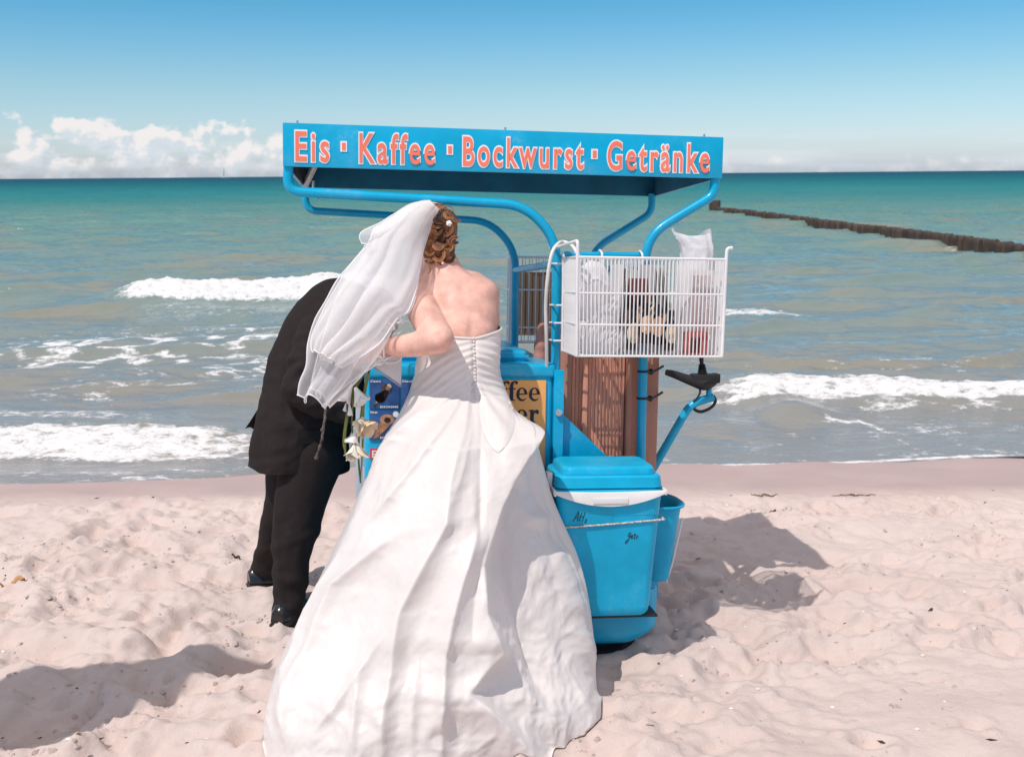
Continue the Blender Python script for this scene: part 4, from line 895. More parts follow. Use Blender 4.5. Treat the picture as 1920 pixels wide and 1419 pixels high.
def bumps(V, N, L):
    """sculpt: L of (px, py, height, left width, right width, up width, down width)"""
    px, py = proj(V); k = front_mask(V, N); D = np.zeros(len(V))
    for x, y, h, wl, wr, wu, wd in L:
        dx = px - x; dy = py - y; D += h * np.exp(-(dx / np.where(dx < 0, wl, wr)) ** 2 - (dy / np.where(dy < 0, wu, wd)) ** 2)
    return V + N * (D * k)[:, None]
def hand_mesh(mb, wrist, d, n, s=1.0, curl=.9):
    """palm and five fingers of different lengths curling towards -n; the thumb leaves the side of the palm near its base"""
    d = np.asarray(d, float); d /= np.linalg.norm(d); n = np.asarray(n, float); n -= d * (n @ d); n /= np.linalg.norm(n); side = np.cross(d, n); w = np.asarray(wrist, float)
    for a in (-.024, -.008, .008, .024): chain(mb, [(w + d * .012 * s + side * a * .7 * s, .0155 * s), (w + d * .085 * s + side * a * s, .0125 * s)], 10)
    for a, L in ((-.0285, .068), (-.0095, .080), (.0095, .086), (.0285, .078)):
        p = w + d * .088 * s + side * a * s; q = 0; pts = [(p, .0092 * s)]
        for k, f in enumerate((.45, .32, .25)): q += curl * (.55, .8, .6)[k]; p = p + (d * math.cos(q) - n * math.sin(q)) * L * f * s; pts.append((p, (.0086 - .0008 * k) * s))
        chain(mb, pts, 8)
    p = w + d * .03 * s + side * .030 * s; chain(mb, [(p, .0125 * s), (p + (d * .6 + side * .8) * .034 * s, .0105 * s), (p + (d * 1.25 + side * .75 - n * .5) * .05 * s, .009 * s)], 8)
def head_mesh(mb, c, f, upv, s=1.0):
    """head with brow, nose, lips, chin, eye sockets and ears, facing f"""
    f = np.asarray(f, float); f /= np.linalg.norm(f); upv = np.asarray(upv, float); upv -= f * (upv @ f); upv /= np.linalg.norm(upv); sd = np.cross(f, upv); c = np.asarray(c, float)
    P = lambda a, b, e: c + (sd * a + f * b + upv * e) * s
    M = np.stack([sd, f, upv], 1)
    def ell(p, r): bm = bmesh.new(); bmesh.ops.create_uvsphere(bm, u_segments=18, v_segments=12, radius=1.0); bm.verts.index_update(); mb.bm(bm, lambda V: (V * np.asarray(r) * s) @ M.T + p)
    ell(P(0, -.01, .02), (.074, .092, .088)); ell(P(0, .022, -.045), (.058, .066, .070)); ell(P(0, .070, -.095), (.026, .024, .020))
    mb.tube([P(0, .080, .012), P(0, .098, -.012), P(0, .108, -.030)], [.008 * s, .011 * s, .014 * s], 8); ell(P(0, .084, -.062), (.024, .012, .006)); ell(P(0, .082, -.073), (.020, .012, .007))
    for k in (-1, 1): ell(P(.030 * k, .074, .026), (.024, .014, .008)); ell(P(.040 * k, .060, -.030), (.026, .022, .020)); ell(P(.077 * k, -.012, -.012), (.007, .020, .032)); ell(P(.030 * k, .072, .004), (.014, .012, .010))
    return P

# ---- bride
def lean(y): return .00062 * np.maximum(0, 660 - y)      # she bends forward from the waist: higher is farther
bride = None
def build_bride_body():
    global bride
    mb = MB()
    A = lambda x, y, d: at(x, y, d + lean(y))
    P = head_mesh(mb, A(806, 440, 3.27), (-.30, .88, -.36), (.05, .35, .93), .98)
    chain(mb, [(A(816, 470, 3.245), .054), (A(832, 505, 3.225), .058), (A(846, 540, 3.225), .07)], 16)
    chain(mb, [(A(842, 530, 3.255), .046), (A(888, 535, 3.245), .046), (A(912, 550, 3.225), .045)], 14)
    chain(mb, [(A(822, 506, 3.25), .048), (A(798, 536, 3.228), .047), (A(782, 562, 3.195), .050)], 14)
    mb.ball(A(836, 572, 3.226), (.088, .070, .10), 24, 16)
    mb.ball(A(860, 568, 3.225), (.126, .085, .095), 28, 18); mb.ball(A(864, 600, 3.215), (.124, .084, .11), 28, 18); mb.ball(A(863, 640, 3.20), (.1205, .098, .11), 24, 16); mb.ball(A(858, 690, 3.195), (.113, .088, .12), 24, 16); mb.ball(A(856, 780, 3.17), (.165, .13, .15), 24, 16)
    # right arm reaching forward, hidden by the back
    chain(mb, [(A(911, 552, 3.215), .044), (A(915, 610, 3.33), .040), (A(900, 655, 3.52), .033)], 14)
    # left arm: elbow drawn back towards the viewer, forearm across to the left
    chain(mb, [(A(783, 564, 3.185), .050), (A(800, 598, 3.08), .051), (A(822, 628, 2.99), .044), (A(829, 635, 2.975), .038)], 16)
    chain(mb, [(A(826, 638, 2.98), .039), (A(785, 645, 3.01), .040), (A(745, 650, 3.05), .033), (A(712, 655, 3.085), .026)], 16)
    hand_mesh(mb, A(714, 655, 3.085), A(660, 672, 3.13) - A(714, 655, 3.085), (0.1, -.9, .4), 1.0, 1.0)
    hand_mesh(mb, A(900, 657, 3.525), (-.2, .5, -.1), (0, -.2, 1), .95, .5)
    # legs under the skirt
    for k, (x, fx) in enumerate(((815, 800), (895, 905))):
        chain(mb, [(A(x, 800, 3.16), .095), (A(x, 1010, 3.13), .062), (A(fx, 1040, 3.13), .060)], 14)
        f = np.array([A(fx, 1240, 3.14)[0], 3.16, 0]); f[2] = gz(f[0], f[1]) + .05; chain(mb, [(A(fx, 1040, 3.13), .060), (f + [0, -.02, .06], .036), (f, .038), (f + [0.0, .16, -.02], .026)], 12)
    me = voxel_mesh(mb, .0065, 16, .6); V, N = mesh_np(me)
    V = bumps(V, N, [(846, 560, .004, 30, 14, 40, 40), (868, 556, -.004, 9, 14, 34, 44), (905, 560, .003, 26, 20, 40, 40), (886, 590, -.003, 10, 10, 60, 45), (884, 610, -.004, 7, 7, 30, 30), (818, 600, -.004, 9, 9, 40, 26), (872, 512, .005, 30, 30, 8, 8), (837, 634, .007, 12, 12, 11, 11), (816, 630, -.004, 9, 9, 9, 9), (820, 575, -.003, 30, 6, 14, 8)])
    set_np(me, V)
    feet = (-.20, 3.15, gz(-.20, 3.15))
    bride = link_mesh('person', me, SKIN, None, feet)
    tag(bride, 'woman seen from behind in a strapless white wedding dress and veil, leaning over the cart', 'person')
    eyes = MB()
    for k in (-1, 1): eyes.ball(P(.030 * k, .082, .004), .0095, 10, 8)
    eyes.build('eyes', mat('eye_white', (.7, .68, .66), .2), bride)
build_bride_body()
ROWS = np.array([  # py, left px, right px, centre depth, half depth front, half depth back
    (620, 788, 940, 3.195, .105, .13), (660, 783, 939, 3.19, .105, .125), (700, 777, 937, 3.185, .112, .125), (730, 769, 948, 3.18, .128, .13), (757, 758, 957, 3.165, .16, .15), (772, 751, 964, 3.155, .175, .16), (785, 744, 982, 3.148, .19, .17), (800, 736, 1000, 3.14, .205, .18), (850, 712, 1016, 3.11, .25, .21),
    (900, 687, 1029, 3.085, .285, .23), (950, 663, 1044, 3.06, .31, .25), (1000, 640, 1066, 3.04, .33, .27), (1050, 616, 1090, 3.02, .345, .29), (1100, 592, 1106, 2.995, .36, .30), (1150, 566, 1116, 2.97, .37, .31), (1200, 541, 1123, 2.945, .37, .32),
    (1250, 526, 1128, 2.92, .365, .33), (1290, 521, 1129, 2.90, .36, .33), (1322, 519, 1126, 2.895, .355, .33)])
def fold(px, py, pts, h, wl, wr, e0=50, e1=50):
    P = np.array(pts, float); xc = np.interp(py, P[:, 1], P[:, 0]); dx = px - xc
    env = sst(py, P[0, 1] - e0, P[0, 1] + e0) * (1 - sst(py, P[-1, 1] - e1, P[-1, 1] + e1))
    return h * env * np.exp(-np.abs(dx / np.where(dx < 0, wl, wr)) ** 1.35)
def skirt_disp(px, py):
    D = np.zeros_like(px)
    # the long fold running from the gathered hip down the middle: the cloth on its right drops away into shade
    D += fold(px, py, [(985, 770), (958, 850), (924, 950), (897, 1060), (904, 1150), (932, 1225)], .085, 130, 20, 60, 34)
    D += fold(px, py, [(1020, 860), (980, 950), (965, 1060), (985, 1150), (1010, 1230), (1030, 1300)], -.085, 44, 80, 60, 60)
    D += fold(px, py, [(1035, 950), (1062, 1050), (1078, 1150), (1088, 1280)], -.045, 55, 55, 70, 120)
    D += fold(px, py, [(932, 1222), (900, 1260), (872, 1295)], .045, 70, 16, 30, 24) + fold(px, py, [(874, 1292), (930, 1345), (985, 1405), (1010, 1440)], .070, 70, 18, 30, 20)
    D += fold(px, py, [(905, 1010), (886, 1100), (880, 1190)], -.018, 12, 10, 40, 30)
    for pts, h, wl, wr in (([(872, 770), (850, 900), (843, 979), (800, 1080), (770, 1142), (752, 1230), (733, 1330), (722, 1420)], .040, 46, 26), ([(741, 1015), (690, 1060), (650, 1101), (602, 1207), (565, 1289), (552, 1400)], .034, 40, 24),
                           ([(765, 1150), (708, 1232), (643, 1325), (590, 1385)], .026, 34, 26), ([(888, 985), (872, 1060), (857, 1125), (838, 1227), (830, 1370), (828, 1420)], .034, 34, 20), ([(835, 720), (770, 800), (708, 870), (655, 950), (618, 1011)], .018, 30, 20),
                           ([(862, 745), (800, 860), (752, 930), (700, 985)], .022, 36, 24), ([(880, 780), (868, 870), (850, 940)], .020, 26, 18), ([(800, 715), (740, 800), (690, 890)], .012, 22, 16), ([(655, 1028), (634, 1080), (590, 1160), (548, 1260)], .016, 20, 14), ([(700, 1240), (680, 1330), (672, 1420)], .022, 30, 20), ([(790, 1240), (778, 1330), (775, 1420)], .018, 26, 22)):
        xc = np.interp(py, [q[1] for q in pts], [q[0] for q in pts]); dx = px - xc
        env = sst(py, pts[0][1] - 40, pts[0][1] + 90) * (1 - sst(py, pts[-1][1] - 90, pts[-1][1] + 40)); ad = np.abs(dx / np.where(dx < 0, wl * .85, wr * .62))
        D += 1.45 * h * env * np.exp(-np.sqrt(ad * ad + .015) * 1.15)
    D += fold(px, py, [(890, 640), (893, 830), (890, 1010)], -.010, 8, 8, 30, 40)
    # an upper layer caught up in a curve across the left side
    yc = np.interp(px, [600, 640, 715, 760, 840, 890, 900], [1055, 1030, 1018, 996, 972, 948, 940]); dy = py - yc
    D += .011 * sst(px, 620, 700) * (1 - sst(px, 880, 896)) * np.where(dy < 0, np.exp(-(dy / 70) ** 2), np.exp(-(dy / 20) ** 2))
    # gathers fanning from the back seam over the hips
    ang = np.arctan2(py - 700, px - 892); rr = np.hypot(px - 892, py - 700)
    D += .0055 * np.sin(ang * 21) * gau(rr - 95, 80) * sst(py, 690, 730) * (px < 960)
    # hip pouch on the right where the train is picked up
    D += .014 * np.exp(-((px - 985) / 42) ** 2 - ((py - 815) / 46) ** 2) + .02 * np.exp(-((px - 1045) / 30) ** 2 - ((py - 968) / 14) ** 2)
    # crisp taffeta crumples
    right = sst(px, 905, 975) * sst(py, 860, 960)
    lo = sst(py, 1150, 1330)
    wx = px + 16 * perlin(px / 60, py / 60, 300); wy = py + 16 * perlin(px / 60, py / 60, 301)
    D += (.0045 + .0060 * right + .0070 * lo) * ridged(wx / 95, wy / 120, 2, 302) * sst(py, 740, 840)
    D += (.0014 + .0012 * right + .0026 * lo) * ridged(wx / 34 + .4 * wy / 40, wy / 46, 2, 305) * sst(py, 760, 860)
    D += .0035 * fbm(px / 30 + py / 90, py / 150, 2, 308) * sst(py, 760, 860)
    an = np.arctan2(px - 895, py - 560); rd = np.hypot(px - 895, py - 560)
    an = an + .035 * perlin(rd / 120, an * 4, 311)
    D += (.0045 * ridged(an * 4.2, rd / 420, 2, 312) + .0010 * ridged(an * 17, rd / 230, 2, 315)) * sst(py, 790, 930) * (1 - .5 * right)
    return D
def build_dress():
    nt = 420; nr = 300
    th = np.concatenate([np.linspace(-math.pi, -1.75, 34)[:-1], np.linspace(-1.75, 1.75, nt), np.linspace(1.75, math.pi, 34)[1:-1]])
    q = np.linspace(0, 1, nr); k = np.linspace(0, 1, len(ROWS)); py_ = np.interp(q, k, ROWS[:, 0])
    def sm(col):
        v = np.interp(py_, ROWS[:, 0], ROWS[:, col]); ker = np.ones(15) / 15; vp = np.concatenate([np.full(7, v[0]) + (v[1] - v[0]) * np.arange(-7, 0), v, np.full(7, v[-1]) + (v[-1] - v[-2]) * np.arange(1, 8)])
        return np.convolve(vp, ker, 'valid')
    l, r, yc, bf, bb = (sm(i) for i in (1, 2, 3, 4, 5)); yc = yc + lean(py_)
    G = np.zeros((nr, len(th), 3))
    for i in range(nr):
        a = at(l[i], py_[i], yc[i]); b = at(r[i], py_[i], yc[i]); c = (a + b) / 2; hw = (b[0] - a[0]) / 2; low = sst(py_[i], 1000, 1322)
        sn, cs = np.sin(th), np.cos(th)
        ex = 1 - .30 * low * (sn < 0) * (cs > 0)                    # the train spreads forwards on the left
        X = c[0] + hw * np.sign(sn) * np.abs(sn) ** ex
        bfa = bf[i] * (1 + .38 * low ** 2 * sst(-sn, -.45, .35))
        Y = np.where(cs > 0, c[1] - bfa * np.abs(cs) ** (1 - .25 * low * (sn < 0)), c[1] + bb[i] * -cs)
        G[i] = np.stack([X, Y, np.full_like(X, c[2])], -1)
    px, py = proj(G.reshape(-1, 3)); px = px.reshape(nr, -1); py = py.reshape(nr, -1)
    frontm = (1 - sst(np.abs(th), 1.5, 1.75))[None, :]
    D = skirt_disp(px, py) * frontm + (1 - frontm) * .03 * sst(py_, 760, 1000)[:, None] * np.sin(th * 14)[None, :]
    # bodice: ruched folds slanting to the back seam; a slim seam groove
    up = 1 - sst(py_, 712, 752)[:, None]
    ru = np.where(px < 892, np.sin((py + (px - 892) * (.30 + .35 * sst(py, 640, 740)) + 3 * perlin(px / 30, py / 14, 320)) / 2.05), np.sin((py - (px - 892) * .32 + 3 * perlin(px / 30, py / 14, 321)) / 2.2))
    amp = .0019 + .0016 * perlin(px / 26, py / 30, 322)
    D = D * sst(py_, 690, 760)[:, None] + up * (ru * amp - .006 * gau(px - 889, 5)) * frontm
    D = D * sst(np.arange(nr), -1, 6)[:, None]
    D = np.where(D > 0, D * (1 - .85 * sst(np.abs(th), 1.0, 1.5)[None, :]), D)
    N = np.zeros_like(G); N[..., 0] = np.sin(th)[None, :]; N[..., 1] = -np.cos(th)[None, :]
    N[..., 2] = .35 * sst(py_, 740, 1000)[:, None] * (1 - sst(py_, 1200, 1322)[:, None]); N /= np.linalg.norm(N, axis=2, keepdims=True)
    G = G + N * D[..., None]
    # top edge: rises to the right, small dip at the seam
    topz = np.interp(px[0], [780, 845, 890, 940], [.004, .000, -.006, .010]); G[..., 2] += topz[None, :] * (1 - sst(py_, 620, 650))[:, None]
    # hem lies on the sand
    hem = sst(py_, 1230, 1322)[:, None]
    gg = ground0(G[..., 0], G[..., 1]); flat = np.array([[gz(x, y) for x, y in row] for row in G[-28:, ::3, :2]])
    fl = np.array([np.interp(np.arange(G.shape[1]), np.arange(0, G.shape[1], 3), f) for f in flat])
    wav = .010 * (1 + perlin(th * 3.1, th * 0, 330))[None, :]
    for j in range(28): s = (j / 27.0) ** 1.5; G[-28 + j, :, 2] = np.maximum(G[-28 + j, :, 2] * (1 - s) + (fl[j] + .004 + wav[0] * .4) * s, fl[j] + .004)
    cut = int(np.searchsorted(py_, 735))
    dress = bpy.data.objects.new('dress', None); COL.objects.link(dress); dress.parent = bride
    grid_mesh('skirt', G[cut:], SATIN, dress, wrap=True); grid_mesh('bodice', G[:cut + 1], SATIN, dress, wrap=True)
    a = np.arange(G.shape[0] * G.shape[1]).reshape(G.shape[:2]); quads = np.stack([a[:-1, :-1], a[:-1, 1:], a[1:, 1:], a[1:, :-1]], -1).reshape(-1, 4)
    V = G.reshape(-1, 3); tree = BVHTree.FromPolygons([tuple(v) for v in V], [tuple(f) for f in quads])
    def hit(x, y, off=0.0):
        d = Vector(ray(x, y)).normalized(); h = tree.ray_cast(Vector(CAM), d)
        return np.array(h[0] - d * off) if h[0] is not None else at(x, y, 3.0)
    for i in range(19):
        y = 634 + i * 6.6; mb = MB(); mb.ball(hit(888.5 + (y - 634) * .035, y, .002), .0042, 10, 7); mb.build('button', SATIN, dress)
    # rolled top edge
    mb = MB(); e = [G[1, j] + N[1, j] * .001 for j in range(33, 33 + nt, 4)]; mb.tube(e, .0035, 6); mb.build('neckline_trim', SATIN, dress)
    # soft lapel of cloth hanging over the picked-up train, and the little bow at the left side seam
    def patch(name, rows, m, off, parent=dress, n=26, crease=.004):
        Gp = np.zeros((n, n, 3))
        for i, s in enumerate(np.linspace(0, 1, n)):
            y = rows[0][0] + (rows[-1][0] - rows[0][0]) * s; lx = np.interp(y, [q[0] for q in rows], [q[1] for q in rows]); rx = np.interp(y, [q[0] for q in rows], [q[2] for q in rows])
            for j, t in enumerate(np.linspace(0, 1, n)):
                edge = min(1, 4 * t * (1 - t) * 1.4) * min(1.0, 3.5 * (1 - s)) * min(1, .35 + 3 * s)
                Gp[i, j] = hit(lx + (rx - lx) * t, y, .002 + off * edge + crease * edge * perlin(np.array(t * 3 + s), np.array(s * 3.0), 340))
        return grid_mesh(name, Gp, m, parent)
    patch('bustle_lapel', [(742, 900, 952), (765, 898, 964), (790, 901, 966), (810, 907, 962), (826, 914, 955), (838, 922, 947), (845, 928, 940), (848, 932, 936)], SATIN, .012)
    mb = MB(); c = at(790, 662, 3.06)
    for sx, sy, r in ((0, 0, .010), (.006, .010, .012), (.012, -.004, .011)): mb.ball(c + np.array([sx, 0, sy]), (r * 1.25, r * .7, r), 12, 8)
    mb.build('side_bow', SATIN, dress)
    return hit
dress_hit = build_dress()
def build_veil():
    TUL = sheer('veil_tulle', (.95, .92, .91), .47, .4); TUL2 = sheer('veil_tulle_fine', (.95, .92, .91), .36, .4)
    RIB = mat('satin_ribbon', (.84, .82, .81), .5, var=.02)
    veil = bpy.data.objects.new('veil', None); COL.objects.link(veil); veil.parent = bride
    def layer(Lp, Rp, y0, y1, seed, amp, nf, m, rib=True, hem=12, nr=130, nc=150, bow=.05):
        L = curve([(a, b, 0) for a, b in Lp], 400)[:, :2]; Rr = curve([(a, b, 0) for a, b in Rp], 400)[:, :2]
        def rs(Cv): s = np.concatenate([[0], np.cumsum(np.linalg.norm(np.diff(Cv, axis=0), axis=1))]); s /= s[-1]; t = np.linspace(0, 1, nr); return np.stack([np.interp(t, s, Cv[:, 0]), np.interp(t, s, Cv[:, 1])], -1)
        L = rs(L); Rr = rs(Rr); s = np.linspace(0, 1, nc)[None, :]; t = np.linspace(0, 1, nr)[:, None]
        PX = L[:, 0:1] * (1 - s) + Rr[:, 0:1] * s; PY = L[:, 1:2] * (1 - s) + Rr[:, 1:2] * s
        inner = np.clip(4 * s * (1 - s), 0, 1) ** .5
        ph = 2 * math.pi * (nf * s + .9 * perlin(s * 2.2, t * 1.3, seed) + .35 * t)
        A = amp * (.12 + t ** 1.1)
        dep = A * (np.sin(ph) + .22 * np.sin(1.9 * ph + 1 + 3 * t)) + .008 * t * fbm(s * 5, t * 4, 2, seed + 2)
        PX = PX + inner * (14 * t ** 1.3) * np.cos(ph) * .6; PY = PY + hem * inner * t ** 4 * (np.sin(ph * 1.0 + .8) + .35 * np.sin(ph * 1.7)) * .8
        Y = lean(PY) + y0 + (y1 - y0) * sst(t, 0, .75) + bow * (2 * s - 1) ** 2 * (1 - .4 * t) + dep
        G = np.stack([at(a, b, c) for a, b, c in zip(PX.ravel(), PY.ravel(), Y.ravel())]).reshape(nr, nc, 3)
        o = grid_mesh('tulle_layer', G, m, veil)
        if rib:
            mb = MB(); e = np.concatenate([G[int(nr * .25):, 0][::1], G[-1, 1:], G[::-1][:int(nr * .62), -1]]); mb.tube(e[::2], .0019, 6); mb.build('hem_ribbon', RIB, o)
        return G
    layer([(806, 375), (784, 378), (742, 398), (705, 424), (690, 455), (660, 492), (632, 525), (610, 565), (590, 600), (577, 645), (574, 685), (562, 715), (558, 742)],
          [(824, 392), (812, 425), (797, 462), (789, 500), (782, 545), (770, 582), (745, 600), (730, 630), (716, 655), (700, 678), (675, 708), (645, 738), (618, 764)], 3.13, 2.97, 400, .013, 2.6, TUL)
    layer([(804, 376), (768, 382), (732, 406), (706, 428), (688, 462), (655, 500), (636, 530), (612, 570), (598, 600), (585, 630), (583, 655)],
          [(824, 392), (808, 430), (795, 470), (788, 510), (778, 550), (765, 584), (750, 592), (738, 606), (715, 640), (690, 660), (640, 690)], 3.10, 2.94, 410, .012, 3.1, TUL, hem=9)
    layer([(806, 376), (780, 380), (740, 402), (712, 424), (694, 460), (668, 500), (640, 540), (620, 590), (604, 640), (590, 690), (582, 728)],
          [(822, 394), (808, 432), (794, 472), (786, 512), (774, 556), (758, 596), (742, 628), (722, 668), (696, 690), (655, 718), (615, 752)], 3.16, 3.03, 420, .014, 2.2, TUL2, hem=10)
    layer([(790, 386), (748, 398), (712, 418), (690, 428), (677, 436), (674, 446), (679, 456)], [(815, 396), (790, 420), (765, 436), (745, 448), (728, 456), (712, 462), (700, 468)], 3.12, 3.06, 430, .006, 1.6, TUL2, hem=2, nr=50, nc=60, bow=.03)
build_veil()
def build_hair():
    atl = lambda x, y, d: at(x, y, d + lean(y))
    c = atl(815, 434, 3.235)
    mb = MB(); mb.ball(c, (.068, .080, .088), 28, 18); mb.ball(atl(812, 434, 3.255), (.076, .09, .084), 28, 18); mb.ball(atl(822, 470, 3.20), (.052, .045, .034), 20, 12); mb.ball(atl(828, 420, 3.20), (.050, .05, .05), 20, 12)
    me = voxel_mesh(mb, .006, 4); V, N = mesh_np(me); px, py = proj(V)
    set_np(me, V + N * (.004 * ridged(px / 9 + py / 22, py / 26, 2, 450))[:, None]); hair = link_mesh('hair', me, HAIR, bride)
    r = random.Random(21)
    tree = BVHTree.FromPolygons([tuple(v) for v in V], [tuple(p.vertices) for p in me.polygons])
    spots = [(800, 452), (806, 470), (818, 478), (832, 474), (846, 466), (826, 456), (838, 448), (850, 442), (812, 440), (822, 428), (838, 430), (850, 420), (828, 410), (842, 404), (816, 412), (852, 404), (806, 485), (834, 486), (844, 482), (802, 436), (850, 456), (822, 444), (810, 462), (836, 462), (820, 398), (834, 396)]
    for k, (x, y) in enumerate(spots):
        x += r.uniform(-3, 3); y += r.uniform(-3, 3)
        d = Vector(ray(x, y)).normalized(); h = tree.ray_cast(Vector(CAM), d); p = np.array(h[0]) if h[0] is not None else atl(x, y, 3.16)
        a0 = r.uniform(0, 6.28); rad = r.uniform(.012, .023); sw = r.uniform(2.6, 4.6) * r.choice((-1, 1)); n = 22; pts = []
        for i in range(n):
            q = i / (n - 1); a = a0 + sw * q; rr = rad * (1.1 - .45 * q); pts.append(p + cright * rr * math.cos(a) + cup * rr * math.sin(a) - np.array(d) * (.004 + .010 * math.sin(math.pi * q)))
        mb = MB()
        for o_ in (-.0042, -.0014, .0014, .0042):
            off = np.array([0, -.001 * abs(o_) / .0014, 0]); pp = np.array(pts); cen = pp.mean(0); dr = pp - cen; dr /= np.linalg.norm(dr, axis=1)[:, None] + 1e-9
            mb.tube(pp + dr * o_ + off, .0021 * np.sin(np.linspace(.35, math.pi - .12, n)) + .0005, 6)
        mb.build('curl', HAIR2 if k % 3 else HAIR, hair)
    for k, (x0, y0, pts) in enumerate(((806, 484, [(0, 0), (-3, 10), (1, 18), (0, 26), (-4, 28)]), (816, 486, [(0, 0), (2, 9), (-2, 16)]), (828, 392, [(0, 0), (8, -6), (18, -4), (24, 4)]))):
        mb = MB(); P_ = curve([atl(x0 + a, y0 + b, 3.15) for a, b in pts], 20); mb.tube(P_, np.linspace(.0035, .001, 20), 6); mb.build('loose_strand', HAIR2, hair)
    mb = MB(); c = atl(842, 419, 3.135)
    for i in range(5): a = i * 1.2566; mb.ball(c + cright * .0052 * math.cos(a) + cup * .0052 * math.sin(a), (.0048, .003, .0048), 10, 6)
    mb.ball(c - np.array([0, .003, 0]), .004, 8, 6); mb.build('hair_flower', mat('white_petal', (.84, .81, .77), .6, var=.04), bride)
build_hair()
def wrist_ribbon():
    m = mat('satin_ribbon', (.84, .82, .81), .5)
    mb = MB(); c = at(720, 653, 3.075); mb.tube([c + cup * .0345 * math.cos(a) + np.array([.004 * math.sin(a), -.0345 * math.sin(a), 0]) for a in np.linspace(0, 6.2832, 25)], .0022, 6, flat=1.0); mb.build('wrist_ribbon', m, bride)
    mb = MB()
    for pts in ([(720, 676), (735, 668), (752, 667), (748, 676), (732, 680), (720, 677)], [(720, 676), (712, 668), (704, 672), (708, 682), (719, 678)], [(738, 612), (728, 606), (724, 610), (733, 616), (740, 614)]):
        P_ = curve([at(a, b, 3.045 + .004 * i) for i, (a, b) in enumerate(pts)], 26); mb.tube(P_, .0075, 8, flat=.25)
    mb.build('ribbon_bow', m, bride)
wrist_ribbon()
